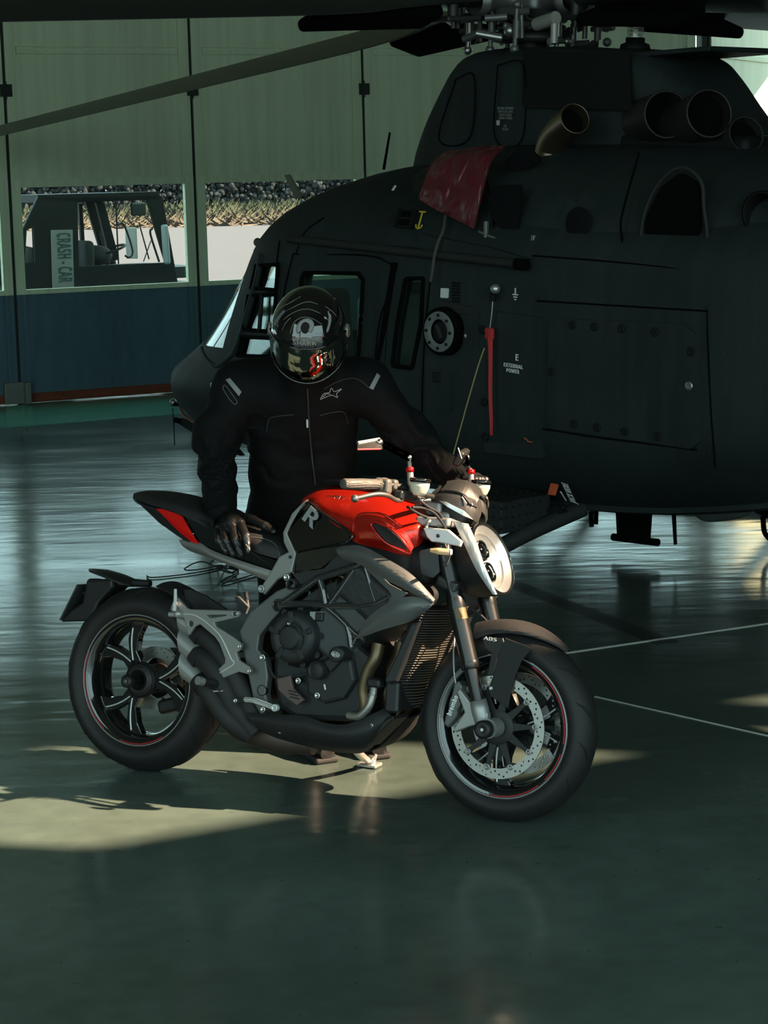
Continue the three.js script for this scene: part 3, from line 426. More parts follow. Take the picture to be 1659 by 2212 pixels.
  add('lens', turned(bp, [bp[0], bp[1] + 1, bp[2]], [[0.044, 0.045], [0.044, 0.11], [0.036, 0.125], [0, 0.127]], 20), mat(0.85, 0.88, 0.86, 0.12, 0, { transmission: 0.85, thickness: 0 }), b);
  add('lamp_core', join([0.06, 0.08, 0.1].map((y) => new THREE.CylinderGeometry(0.03, 0.03, 0.008, 16).translate(bp[0], bp[1] + y, bp[2]))), steel, b);
  // windscreen and nose fittings
  D('windscreen_frame', tube([[-2.224,1.168,1.058],[-2.243,1.034,1.075],[-2.284,0.928,1.077],[-2.37,0.707,1.083],[-2.444,0.587,1.078]], 0.02, 50, 6), heliMat);
  D('windscreen_frame', tube([[-2.444,0.587,1.078],[-2.65,0.497,1.026],[-2.879,0.516,0.923],[-3.047,0.547,0.813]], 0.014, 50, 6), heliMat);
  D('lamp', new THREE.SphereGeometry(0.008, 8, 6).translate(...[[-2.615,0.928,0.907]][0]), mat(0.8, 0.3, 0.02, 0.4));
  for (const p of [[-2.664,0.385,1.057],[-2.672,0.311,1.05]]) D('static_port', rbox(0.012, 0.03, 0.02, 0.004, ...p), brightSteel);
  const lp = [[-4.218,0.029,0.1],[-4.131,0.032,0.1],[-3.898,0.039,0.2]][0];
  { const l = group('nose_probe', heli); add('ball', new THREE.SphereGeometry(0.024, 14, 10).translate(...lp), mat(0.3, 0.3, 0.3, 0.25, 0.6), l); add('arm', tube([[-4.228,0.015,0.1],[-4.116,0.026,0.12],[-3.752,0.059,0.3]], 0.014, 12, 8), heliBlack, l); add('hose', tube([[-4.126,0.019,0.12],[-4.075,-0.027,0.13],[-3.962,-0.057,0.16],[-3.803,-0.063,0.22],[-3.66,-0.059,0.3]], 0.008, 24, 7), mat(0.2, 0.02, 0.015, 0.6), l); add('cord', tube([[-4.224,-0.012,0.1],[-4.211,-0.16,0.1],[-4.207,-0.259,0.1]], 0.0035, 12, 5), heliBlack, l); }
  D('wire_cutter', panel([[-4.3,-0.096,0],[-4.246,-0.089,0],[-4.024,-0.11,0],[-3.881,-0.115,0],[-3.648,-0.27,0],[-3.835,-0.263,0],[-4.096,-0.187,0],[-4.291,-0.132,0]], 0.04), heliDark);
  D('cutter_tip', rod([[-4.32,-0.11,0]][0], [[-4.261,-0.113,0]][0], 0.02, 0.016, 10), heliBlack);
  // belly: step box, landing gear leg, aerials, pod
  const box3 = (x0, x1, y0, y1, z0, z1) => rbox(x1 - x0, y1 - y0, z1 - z0, 0.01, (x0 + x1) / 2, (y0 + y1) / 2, (z0 + z1) / 2);
  D('boarding_step', join([box3(-0.42, -0.1, -0.06, 0.1, 1.0, 1.36)]), heliPanel);
  { const q = []; for (let i = 0; i < 7; i++) for (let j = 0; j < 3; j++) q.push(new THREE.SphereGeometry(0.007, 6, 4).translate(-0.4 + i * 0.05, -0.03 + j * 0.05, 1.362), new THREE.SphereGeometry(0.007, 6, 4).translate(-0.4 + i * 0.05, 0.102, 1.06 + j * 0.12), new THREE.SphereGeometry(0.007, 6, 4).translate(-0.098, -0.03 + j * 0.05, 1.03 + i * 0.05)); D('step_rivets', join(q), heliDark).userData.kind = 'stuff'; }
  D('cross_tube', tube([[-0.013,0.02,0.85],[-0.08,-0.058,1.12],[-0.146,-0.133,1.3],[-0.234,-0.219,1.42]], 0.042, 30, 12), heliPanel);
  D('step_brace', plate([[-0.42, -0.1], [-0.1, -0.02], [0.02, 0.03], [-0.05, 0.05], [-0.3, -0.02], [-0.5, -0.09]], 1.0, 1.02, 0.003), heliDark);
  D('brace_tube', tube([[-0.154,0.006,0.9],[-0.254,-0.031,1.1],[-0.288,-0.085,1.3]], 0.018, 20, 8), heliBlack);
  D('brace_tube', tube([[-0.282,-0.019,1],[-0.224,-0.082,1.25],[-0.27,-0.164,1.35]], 0.014, 20, 8), heliDark);
  D('skid', tube([[-1.3, -0.27, 1.46], [-0.8, -0.29, 1.46], [-0.28, -0.265, 1.46]], 0.045, 40, 12), heliDark);
  D('skid', tube([[-1.9, -0.3, -1.46], [-1.2, -0.285, -1.46], [-0.28, -0.265, -1.46]], 0.045, 40, 12), heliDark);
  D('cross_tube', tube([[-1.9, 0.0, -0.9], [-1.9, -0.12, -1.25], [-1.9, -0.25, -1.46]], 0.042, 16, 10), heliPanel);
  D('cross_tube', tube([[-0.4, 0.0, -0.9], [-0.4, -0.12, -1.25], [-0.4, -0.26, -1.46]], 0.042, 16, 10), heliPanel);
  D('blade_aerial', join([plate([[-0.263,-0.066],[-0.028,-0.032],[-0.037,-0.23],[-0.243,-0.242]], 0.27, 0.3, 0.005), tube([[-0.281,-0.245,0.285],[0.024,-0.227,0.285]], 0.02, 8, 10)]), heliBlack);
  D('rod_aerial', join([rod([[0.127,-0.029,0.3]][0], [[0.148,-0.216,0.3]][0], 0.012, 0.009, 8)]), heliBlack);
  for (const p of [[[-0.174,-0.052,0.6],[-0.165,-0.131,0.6]], [[-0.137,-0.047,0.6],[-0.138,-0.112,0.6]]]) D('drain_pipe', rod(p[0], p[1], 0.012, 0.012, 8), heliBlack);
  D('belly_pod', taper([[0.269,-0.002,0.35],[0.409,0.008,0.38],[0.608,0.052,0.42],[0.766,0.106,0.45]].map((p, i) => [...p, [0.02, 0.055, 0.05, 0.02][i]]), 8, 14), mat(0.1, 0.12, 0.11, 0.6));
  D('tail_hook', tube([[0.141,-0.077,-0.3],[0.364,-0.092,-0.2],[0.482,-0.119,-0.2]], 0.02, 16, 8), heliDark);
  D('tail_skid_tube', tube([[0.329,-0.105,-0.2],[0.345,-0.189,-0.2],[0.395,-0.231,-0.2]], 0.014, 16, 8), heliBlack);
}
// rotor
{
  const R = group('rotor_head', heli), hub = [-1.2, 2.47, 0];
  const add2 = (n, g, m = steel) => add(n, g, m, R);
  const dull = mat(0.17, 0.18, 0.175, 0.45, 0.6), dk = mat(0.03, 0.034, 0.033, 0.5, 0.3);
  add2('mast', turned([hub[0], 2.2, 0], [hub[0], 3, 0], [[0, 0], [0.13, 0.02], [0.09, 0.1], [0.085, 0.22], [0.12, 0.26], [0.1, 0.36], [0, 0.38]], 24), dk);
  add2('swashplate', join([new THREE.TorusGeometry(0.2, 0.03, 10, 32).rotateX(PI / 2).translate(hub[0], 2.36, 0), new THREE.TorusGeometry(0.17, 0.02, 10, 32).rotateX(PI / 2).translate(hub[0], 2.41, 0)]), dk);
  const rr = rng(9);
  for (let i = 0; i < 8; i++) { const a = i / 8 * 2 * PI + 0.3, r = 0.26 + (i % 2) * 0.1, x = hub[0] + r * Math.cos(a), z = r * Math.sin(a); add2('pitch_link', join([rod([x, 2.27, z], [x + 0.03, 2.53, z + 0.02], 0.013, 0.013, 8), new THREE.SphereGeometry(0.026, 8, 6).translate(x, 2.29, z), new THREE.SphereGeometry(0.024, 8, 6).translate(x + 0.03, 2.52, z + 0.02), rod([x + 0.01, 2.35, z], [x + 0.02, 2.44, z + 0.01], 0.02, 0.02, 10)]), i % 3 ? dull : steel); }
  for (let i = 0; i < 26; i++) { const a = rr() * 2 * PI, r = 0.1 + rr() * 0.34, y = 2.32 + rr() * 0.2; add2('head_fitting', rr() < 0.5 ? new THREE.SphereGeometry(0.018 + rr() * 0.02, 8, 6).translate(hub[0] + r * Math.cos(a), y, r * Math.sin(a)) : rod([hub[0] + r * Math.cos(a), y, r * Math.sin(a)], [hub[0] + (r + 0.06) * Math.cos(a + 0.3), y + (rr() - 0.5) * 0.1, (r + 0.06) * Math.sin(a + 0.3)], 0.014 + rr() * 0.012, 0.02, 8), rr() < 0.4 ? steel : rr() < 0.6 ? dull : dk); }
  add2('actuator', join([rod([-0.95, 2.42, 0.24], [-0.78, 2.45, 0.28], 0.035, 0.035, 12), rod([-0.79, 2.42, 0.28], [-0.79, 2.32, 0.28], 0.02, 0.02, 10)]), mat(0.36, 0.37, 0.33, 0.45, 0.3));
  add2('rotor_hub', join([rbox(0.34, 0.13, 0.34, 0.05, hub[0], 2.54, 0), turned([hub[0], 2.55, 0], [hub[0], 3, 0], [[0.14, 0], [0.13, 0.1], [0.06, 0.14], [0, 0.14]], 20)]), dull);
  const blades = BLADES;
  blades.forEach(([dx, dy, dz], i) => {
    const d = V(dx, dy, dz).normalize(), up = V(0, 1, 0), side = V().crossVectors(d, up).normalize(), u2 = V().crossVectors(side, d), M = new THREE.Matrix4().makeBasis(d, u2, side).setPosition(hub[0], 2.56, 0), B = group('rotor_blade', heli);
    const put = (n, g, m) => add(n, g.applyMatrix4(M), m, B);
    const sec = (x, c, t, tw, off) => { const r = [], cs = Math.cos(tw), sn = Math.sin(tw); for (let k = 0; k < 16; k++) { const a = k / 16 * 2 * PI, q = off + c * 0.5 * Math.cos(a), w = t * 0.5 * Math.sin(a) * (0.65 + 0.35 * Math.cos(a)); r.push([x, w * cs + q * sn, q * cs - w * sn]); } return r; };
    const ch = i === 1 ? 0.5 : 0.42, tw = i === 1 ? 0.42 : 0.34;
    put('spar', patch([sec(0.36, 0.13, 0.1, 0, 0), sec(0.55, 0.18, 0.09, 0.05, 0), sec(0.9, 0.28, 0.08, tw * 0.7, 0.02), sec(1.4, ch, 0.08, tw, 0.04), sec(3.2, ch, 0.075, tw, 0.04), sec(5.2, ch, 0.07, tw * 0.95, 0.04), sec(i === 1 ? 8.2 : 7, ch, 0.06, tw * 0.9, 0.04)], 40, 24, 0, true), mat(0.016, 0.02, 0.02, 0.36));
    put('doubler', join([rbox(0.78, 0.07, 0.24, 0.03, 1.0, -0.075, 0.06, 0.3)]), heliBlack);
    put('blade_grip', patch([[0.06, 0.09, 0.08], [0.12, 0.1, 0.075], [0.2, 0.07, 0.055], [0.29, 0.08, 0.06], [0.35, 0.12, 0.08], [0.39, 0.09, 0.07]].map(([x, w, h]) => Array.from({ length: 12 }, (_, k) => [x, h * Math.sin(k / 12 * 2 * PI), w * Math.cos(k / 12 * 2 * PI)])), 24, 20, 0, true), dull);
    put('blade_bolt', join([rod([0.46, -0.1, 0.05], [0.46, 0.09, 0.05], 0.03, 0.03, 12), rod([0.55, -0.1, -0.04], [0.55, 0.09, -0.04], 0.03, 0.03, 12), rod([0.46, -0.14, 0.05], [0.46, -0.09, 0.05], 0.014, 0.014, 8), rod([0.55, -0.14, -0.04], [0.55, -0.09, -0.04], 0.014, 0.014, 8), rbox(0.22, 0.03, 0.16, 0.01, 0.5, -0.09, 0)]), dk);
    put('damper', join([rod([0.15, -0.07, 0.12], [0.42, -0.09, 0.1], 0.026, 0.026, 12), rod([0.12, -0.06, 0.08], [0.16, -0.07, 0.12], 0.035, 0.04, 12)]), dk);
    put('pitch_horn', join([rbox(0.1, 0.045, 0.2, 0.015, 0.22, -0.06, -0.12), rod([0.22, -0.2, -0.2], [0.22, -0.02, -0.2], 0.014, 0.014, 8)]), dull);
    if (i === 3) put('lettering', text('L/H CN-0033', 0.035, 0.003, fontSans, 1).rotateX(0).rotateY(PI).translate(0.75, 0.0, -0.11), stencil);
  });
}
// things that hang on the helicopter
{
  const cover = add('intake_cover', patch([
    [[-0.947,1.523,1.1],[-0.925,1.606,1.09],[-0.93,1.705,1.02],[-0.939,1.753,0.92]],
    [[-0.847,1.491,1.12],[-0.813,1.599,1.11],[-0.799,1.725,1.04],[-0.824,1.767,0.92]],
    [[-0.743,1.459,1.125],[-0.677,1.586,1.12],[-0.667,1.736,1.05],[-0.708,1.784,0.92]],
    [[-0.631,1.427,1.13],[-0.56,1.581,1.125],[-0.563,1.744,1.06],[-0.613,1.791,0.92]],
    [[-0.532,1.395,1.13],[-0.492,1.543,1.13],[-0.484,1.723,1.07],[-0.53,1.793,0.92]]], 30, 30, 0.01), COVER_MAT);
  frame(cover, [1.6191, 0.3068, -11.2252], [0.6937, -0.0523, 0.7184], [0.0364, 0.9986, 0.0376], [-0.7193, 0, 0.6947]);
  tag(cover, 'dark red vinyl cover lashed over the helicopter engine intake', 'cover');
  const onHeli = (o) => frame(o, [1.6191, 0.3068, -11.2252], [0.6937, -0.0523, 0.7184], [0.0364, 0.9986, 0.0376], [-0.7193, 0, 0.6947]);
  const strap = add('tie_strap', tube([[-0.756,1.448,1.112],[-0.698,1.386,1.183],[-0.685,1.32,1.235],[-0.681,1.25,1.264],[-0.686,1.183,1.27],[-0.698,1.129,1.27]], 0.009, 40, 6), mat(0.06, 0.055, 0.05, 0.9)); onHeli(strap); tag(strap, 'dark tie strap hanging from the red intake cover', 'strap');
  const rib = group('warning_streamer'); onHeli(rib); tag(rib, 'narrow red warning streamer hanging on the helicopter side below a silver ball', 'streamer');
  add('ball_lock', new THREE.IcosahedronGeometry(0.026, 1).translate(...[[-0.265,1.123,1.26]][0]), mat(0.5, 0.5, 0.48, 0.35, 0.8), rib);
  add('lock_pin', rod([[-0.277,1.095,1.26]][0], [[-0.282,1.063,1.26]][0], 0.02, 0.016, 10), heliDark, rib);
  add('lanyard', tube([[-0.279,1.074,1.26],[-0.286,0.995,1.26],[-0.297,0.921,1.26]], 0.004, 14, 5), steel, rib);
  { const c = [[-0.297,0.921,1.26],[-0.287,0.79,1.26],[-0.282,0.608,1.26],[-0.272,0.494,1.26],[-0.266,0.402,1.26]], w = [0.022, 0.012, 0.009, 0.006, 0.002]; add('ribbon', patch(c.map((p, i) => [[p[0] - w[i], p[1], p[2]], [p[0], p[1], p[2] + 0.012], [p[0] + w[i], p[1], p[2]]]), 30, 6, 0.003), mat(0.42, 0.02, 0.022, 0.75), rib); add('ribbon_knot', rbox(0.055, 0.06, 0.025, 0.012, c[0][0], c[0][1] - 0.02, c[0][2]), mat(0.42, 0.02, 0.022, 0.75), rib); }
  const cord = add('yellow_cord', tube([[-0.275,0.837,1.32],[-0.312,0.725,1.33],[-0.4,0.474,1.33],[-0.464,0.229,1.35]], 0.004, 30, 5), mat(0.3, 0.27, 0.1, 0.8)); onHeli(cord); tag(cord, 'thin yellow cord stretched from the red streamer down past the gloved hand', 'cord');
}
// ---------------------------------------------------------------- motorcycle; its own axes: x forwards, y up, z to its right (the near side); it leans on its side stand
const bike = group('motorcycle'); tag(bike, 'red, black and silver naked sports motorcycle leaning on its side stand', 'motorcycle');
frame(bike, [-0.8474, 0, -7.1587], [0.8653, 0, 0.5012], [0.0739, 0.9891, -0.1276], [-0.4957, 0.1474, 0.8559]);
const M = {
  red: mat(0.62, 0.018, 0.006, 0.36, 0.72, { clearcoat: 1, clearcoatRoughness: 0.04 }),
  forkBlack: mat(0.006, 0.0065, 0.0065, 0.3, 0), gloss: mat(0.006, 0.007, 0.007, 0.12, 0, { clearcoat: 1, clearcoatRoughness: 0.03 }),
  mirrorBlack: mat(0.16, 0.17, 0.17, 0.06, 1),
  silver: mat(0.25, 0.25, 0.235, 0.45, 0.5), pale: mat(0.62, 0.63, 0.62, 0.4, 0.45), cowl: mat(0.028, 0.029, 0.028, 0.5, 0.3), grey: mat(0.12, 0.125, 0.12, 0.5, 0.45),
  black: mat(0.006, 0.0065, 0.0065, 0.55), satin: mat(0.011, 0.012, 0.012, 0.4), matte: mat(0.008, 0.0085, 0.0085, 0.7), plastic: mat(0.01, 0.011, 0.011, 0.5),
  tyre: mat(0.006, 0.0062, 0.0062, 0.66, 0, { bumpMap: paintBump, bumpScale: 0.0008 }), groove: mat(0.002, 0.002, 0.002, 0.9),
  steel: mat(0.5, 0.5, 0.48, 0.3, 1), alu: mat(0.33, 0.335, 0.325, 0.5, 0.7), disc: mat(0.34, 0.34, 0.31, 0.38, 0.9), chrome: mat(0.8, 0.8, 0.78, 0.08, 1),
  engine: mat(0.018, 0.02, 0.021, 0.55, 0.3, { bumpMap: paintBump, bumpScale: 0.0012 }), frameTube: mat(0.02, 0.022, 0.022, 0.16, 0, { clearcoat: 1, clearcoatRoughness: 0.05 }),
  brown: mat(0.09, 0.06, 0.055, 0.6), header: mat(0.16, 0.12, 0.07, 0.45, 0.8), rubber: mat(0.012, 0.012, 0.012, 0.8), redAno: mat(0.55, 0.01, 0.01, 0.3, 0.6), stripe: mat(0.34, 0.012, 0.02, 0.5), white: mat(0.75, 0.76, 0.75, 0.5),
  lensRed: mat(0.62, 0.004, 0.003, 0.08, 0, { clearcoat: 1, emissive: 0x000000 }), amber: mat(0.8, 0.45, 0.22, 0.12, 0, { clearcoat: 1 }),
  glass: mat(0.95, 0.97, 0.97, 0.02, 0, { transmission: 1, thickness: 0, ior: 1.5 }), seat: mat(0.006, 0.0062, 0.0064, 0.65, 0, { bumpMap: heliBump, bumpScale: 0.0015 }),
  collector: mat(0.07, 0.05, 0.04, 0.5, 0.5),
};
const aboutZ = (profile, seg = 72) => new THREE.LatheGeometry(profile.map((p) => new THREE.Vector2(p[0], p[1])), seg).rotateX(PI / 2);
const zrod = (x, y, z0, z1, r, r1 = r, seg = 20) => rod([x, y, z0], [x, y, z1], r, r1, seg);
// hexagon-socket screw facing the near side
const screw = (x, y, z, r) => turned([x, y, z], [x, y, z + 1], [[0, 0.002], [r * 0.45, 0.002], [r * 0.45, r * 0.5], [r * 0.9, r * 0.5], [r, r * 0.3], [r, -0.01]], 18);
const bolt = (p, r, parent = bike, m = M.steel) => add('bolt', screw(p[0], p[1], p[2], r), m, parent);
const B = (name, g, m, parent = bike) => add(name, g, m, parent);

// wheels
function wheel(name, cx, cy, prof, rim, spokes, half) {
  const w = group(name, bike); w.position.set(cx, cy, 0);
  const full = prof.concat(prof.slice(0, -1).reverse().map(([r, z]) => [r, -z]));
  add('tyre', aboutZ(full, 96), M.tyre, w);
  const R = prof[prof.length - 1][0], gr = [], at = (z) => { for (let i = 0; i + 1 < prof.length; i++) if (-z >= prof[i + 1][1] * 1 - 1e-9 || true) { const a = prof[i], b = prof[i + 1]; if (-Math.abs(z) >= a[1] && -Math.abs(z) <= b[1]) return a[0] + (b[0] - a[0]) * ((-Math.abs(z) - a[1]) / (b[1] - a[1])); } return R; };
  const upper = prof.filter((p, i) => i >= 3), rz = (z) => { const q = -Math.abs(z); for (let i = 0; i + 1 < upper.length; i++) if (q >= upper[i][1] && q <= upper[i + 1][1]) return upper[i][0] + (upper[i + 1][0] - upper[i][0]) * (q - upper[i][1]) / (upper[i + 1][1] - upper[i][1]); return R; };
  for (let k = 0; k < 14; k++) for (const s of [1, -1]) {
    const a0 = k / 14 * 2 * PI + (s < 0 ? 0.22 : 0), pts = [];
    for (let i = 0; i <= 7; i++) { const t = i / 7, z = s * half * (0.12 + 0.72 * t), a = a0 + 0.34 * t + 0.08 * Math.sin(t * PI), r = rz(z) + 0.0006; pts.push([r * Math.cos(a), r * Math.sin(a), z]); }
    gr.push(tube(pts, 0.0018, 16, 5));
    const p2 = []; for (let i = 0; i <= 5; i++) { const t = i / 5, z = s * half * (0.4 + 0.5 * t), a = a0 + 0.18 + 0.2 * t, r = rz(z) + 0.0006; p2.push([r * Math.cos(a), r * Math.sin(a), z]); }
    gr.push(tube(p2, 0.0014, 10, 5));
  }
  add('tread_grooves', join(gr), M.groove, w).userData.kind = 'stuff';
  add('rim', aboutZ(rim, 96), M.gloss, w);
  const ro = rim[0][0], rz0 = Math.max(...rim.map((p) => p[1]));
  const arc = (r, z, a, b) => new THREE.TorusGeometry(r, 0.0022, 5, 40, b - a).scale(1, 1, 0.6).rotateZ(a).translate(0, 0, z);
  add('rim_edge', new THREE.TorusGeometry(0.2225, 0.0025, 6, 96).translate(0, 0, rz0 - 0.001), M.silver, w);
  for (const [a, b] of spokes.arcs) add('rim_stripe', arc(0.2165, rz0 + 0.0005, a, b), M.stripe, w);
  for (const c of spokes.at) for (const s of [-1, 1]) {
    const a0 = c + s * 0.16, a1 = c + s * spokes.spread, zc = spokes.z;
    const p = (r, a) => [r * Math.cos(a), r * Math.sin(a)];
    const pts = [p(0.045, a0 - 0.55), p(0.1, a0 + s * 0.02 - 0.17), p(0.15, (a0 + a1) / 2 - 0.16), p(0.198, a1 - 0.15), p(0.198, a1 + 0.15), p(0.15, (a0 + a1) / 2 + 0.16), p(0.1, a0 + s * 0.02 + 0.17), p(0.045, a0 + 0.55)];
    add('spoke', plate(pts, zc - 0.03, zc, 0.004), M.gloss, w);
    const e = []; for (let i = 0; i <= 6; i++) { const t = i / 6, r = 0.075 + 0.105 * t, a = c + s * (0.07 + (spokes.spread - 0.2) * Math.pow(t, 0.85)); e.push([r * Math.cos(a), r * Math.sin(a), zc + 0.001]); }
    add('machined_edge', tube(e, 0.0028, 20, 5), M.pale, w);
  }
  return w;
}
const rearProf = [[0.22, -0.062], [0.232, -0.08], [0.25, -0.0885], [0.268, -0.0875], [0.288, -0.071], [0.303, -0.047], [0.312, -0.022], [0.315, 0]];
const frontProf = [[0.22, -0.042], [0.232, -0.055], [0.25, -0.061], [0.266, -0.058], [0.283, -0.043], [0.294, -0.024], [0.3, 0]];
const rimProf = (h) => [[0.206, -h], [0.226, -h - 0.004], [0.228, -h + 0.004], [0.215, -h + 0.012], [0.196, -h + 0.03], [0.194, 0], [0.196, h - 0.03], [0.215, h - 0.012], [0.228, h - 0.004], [0.226, h + 0.004], [0.206, h], [0.196, h - 0.012], [0.186, h - 0.035], [0.184, 0], [0.186, -h + 0.035], [0.196, -h + 0.012], [0.206, -h]];
const rear = wheel('rear_wheel', 0, 0.315, rearProf, rimProf(0.066), { at: [2.2, 0.08, 4.15], spread: 0.5, z: 0.035, arcs: [[2.75, 4.1], [4.45, 5.3]] }, 0.089);
{
  add('hub', aboutZ([[0, -0.08], [0.05, -0.08], [0.05, 0.02], [0.062, 0.03], [0.062, 0.045], [0.05, 0.05], [0.046, 0.062], [0.03, 0.062], [0.028, 0.035], [0, 0.035]], 40), M.black, rear);
  add('hub_ring', new THREE.TorusGeometry(0.05, 0.004, 8, 40).translate(0, 0, 0.05), M.satin, rear);
  add('axle_bobbin', aboutZ([[0, 0.05], [0.018, 0.05], [0.016, 0.095], [0.022, 0.105], [0.022, 0.125], [0.01, 0.13], [0.008, 0.124], [0, 0.124]], 24), M.black, rear);
  add('bobbin_screw', zrod(0, 0, 0.124, 0.127, 0.006), M.steel, rear);
  const holes = []; for (let k = 0; k < 36; k++) { const a = k / 36 * 2 * PI, r = 0.088 + (k % 3) * 0.008; holes.push(circle(r * Math.cos(a), r * Math.sin(a), 0.003, 6)); }
  add('brake_disc', plate(circle(0, 0, 0.11, 48), -0.052, -0.047, 0, false, [circle(0, 0, 0.07, 30), ...holes]), M.disc, rear);
  add('brake_caliper', join([rbox(0.1, 0.05, 0.06, 0.015, 0.075, -0.085, -0.05, 0, 0, 0.3), rbox(0.05, 0.035, 0.07, 0.01, 0.12, -0.07, -0.05, 0, 0, 0.4)]), M.black, rear);
  add('caliper_bracket', tube([[0.03, -0.07, -0.05], [0.1, -0.1, -0.05], [0.16, -0.06, -0.05]], 0.009, 16, 8), M.satin, rear);
  add('valve', rod([0.17, -0.085, 0.0], [0.155, -0.08, 0.03], 0.004, 0.003, 8), M.steel, rear);
}
const frontW = wheel('front_wheel', 1.38, 0.3, frontProf, rimProf(0.046), { at: [0.1, 2.2, 4.3], spread: 0.42, z: 0.012, arcs: [[-0.15, 1.1], [-0.75, -0.3], [4.6, 5.4]] }, 0.061);
{
  add('hub', aboutZ([[0, -0.06], [0.045, -0.06], [0.035, 0], [0.045, 0.06], [0, 0.062]], 32), M.black, frontW);
  for (const s of [1, -1]) {
    const z = 0.072 * s, holes = [], disc = group('brake_disc', frontW); holes.push(circle(0, 0, 0.128, 40));
    for (let k = 0; k < 64; k++) { const a = k / 64 * 2 * PI, r = k % 4 === 0 ? 0.136 : k % 4 === 1 ? 0.146 : k % 4 === 2 ? 0.153 : 0.141; holes.push(circle(r * Math.cos(a), r * Math.sin(a), 0.0034, 7)); }
    frontW.remove(disc); frontW.add(disc);
    const ring = plate(circle(0, 0, 0.16, 72), z - 0.0025, z + 0.0025, 0, false, holes);
    const car = []; for (let k = 0; k < 10; k++) { const a = k / 10 * 2 * PI; car.push(plate([[0.045, -0.014], [0.11, -0.007], [0.128, -0.01], [0.128, 0.01], [0.11, 0.007], [0.045, 0.014]], z - 0.004 + s * 0.002, z + 0.002 + s * 0.002, 0.001).rotateZ(a + 0.1)); }
    car.push(aboutZ([[0.03, z - 0.004], [0.055, z - 0.004], [0.055, z + 0.006], [0.03, z + 0.006]], 30));
    const rv = []; for (let k = 0; k < 10; k++) { const a = k / 10 * 2 * PI + 0.1, f = s * 0.004; rv.push(turned([0.129 * Math.cos(a), 0.129 * Math.sin(a), z + f], [0.129 * Math.cos(a), 0.129 * Math.sin(a), z + f + s], [[0.0045, -0.002], [0.0045, 0.003], [0.0095, 0.003], [0.0095, -0.002]], 14)); }
    frontW.remove(disc);
    add('brake_disc', ring, M.disc, frontW); add('disc_carrier', join(car), M.black, frontW); add('disc_rivets', join(rv), M.alu, frontW).userData.kind = 'stuff';
  }
}

// front fork
const fork = group('front_fork', bike);
for (const s of [1, -1]) {
  const z = 0.105 * s, T = [1.165, 0.885, z], D = (t) => [1.165 + 0.172 * t, 0.885 - 0.545 * t, z];
  add('fork_tube', turned(T, D(1), [[0, -0.005], [0.024, 0], [0.024, 0.09], [0.0255, 0.1], [0.0255, 0.2], [0.029, 0.21], [0.029, 0.235], [0.0275, 0.24], [0.0275, 0.405], [0.03, 0.41], [0.03, 0.43], [0.021, 0.432], [0.021, 0.41]], 28), M.forkBlack, fork);
  add('fork_stanchion', turned(T, D(1), [[0.0215, 0.42], [0.0215, 0.57], [0, 0.57]], 24), M.forkBlack, fork);
  add('fork_foot', join([turned(T, D(1), [[0, 0.53], [0.026, 0.53], [0.028, 0.56], [0.024, 0.62], [0, 0.635]], 20), zrod(1.378, 0.3, 0.078 * s, 0.135 * s, 0.03, 0.03, 24)]), M.alu, fork);
  add('caliper_arm', plate([[1.335, 0.365], [1.30, 0.375], [1.265, 0.41], [1.255, 0.4], [1.285, 0.34], [1.25, 0.285], [1.258, 0.275], [1.3, 0.295], [1.345, 0.31], [1.37, 0.29], [1.365, 0.345]], z - 0.012, z + 0.012, 0.004), M.alu, fork);
  const cal = add('brake_caliper', join([plate([[1.252, 0.432], [1.266, 0.42], [1.268, 0.395], [1.262, 0.38], [1.264, 0.36], [1.255, 0.345], [1.256, 0.325], [1.24, 0.305], [1.222, 0.285], [1.208, 0.295], [1.213, 0.32], [1.222, 0.335], [1.222, 0.36], [1.23, 0.38], [1.238, 0.425]], 0.06 * s, 0.105 * s, 0.006), zrod(1.245, 0.37, 0.1 * s, 0.108 * s, 0.016), zrod(1.24, 0.335, 0.1 * s, 0.108 * s, 0.016)]), mat(0.12, 0.125, 0.12, 0.5, 0.4), fork);
  if (s > 0) add('lettering', text('brembo', 0.0155, 0.001, fontBold, 0.85).rotateZ(1.22).translate(1.2385, 0.356, 0.1085), M.white, fork);
}
add('fork_label', join([new THREE.CylinderGeometry(0.0281, 0.0281, 0.035, 24, 1, true, 0.2, 1.4)]).applyQuaternion(new THREE.Quaternion().setFromUnitVectors(V(0, 1, 0), V(-0.172, 0.545, 0).normalize())).translate(1.243, 0.638, 0.105), mat(0.11, 0.075, 0.03, 0.5, 0.3), fork);
add('axle_bobbin', aboutZ([[0, 0.12], [0.02, 0.12], [0.018, 0.14], [0.028, 0.15], [0.028, 0.172], [0.018, 0.178], [0.01, 0.172], [0, 0.172]], 28).translate(1.378, 0.3, 0), M.black, fork);
add('bobbin_screw', zrod(1.378, 0.3, 0.172, 0.175, 0.005), M.steel, fork);
add('triple_clamp', join([rbox(0.09, 0.035, 0.27, 0.012, 1.15, 0.875, 0, 0, 0, -0.3), rbox(0.08, 0.04, 0.26, 0.012, 1.205, 0.73, 0, 0, 0, -0.3)]), M.satin, fork);
add('brake_hose', tube([[1.212,0.601,0.06],[1.221,0.531,0.085],[1.234,0.461,0.1],[1.243,0.418,0.1]], 0.0035, 30, 6), M.alu, fork);
add('brake_hose', tube([[1.221,0.655,0],[1.258,0.631,-0.02],[1.269,0.601,-0.05],[1.258,0.567,-0.06]], 0.004, 30, 6), M.rubber, fork);

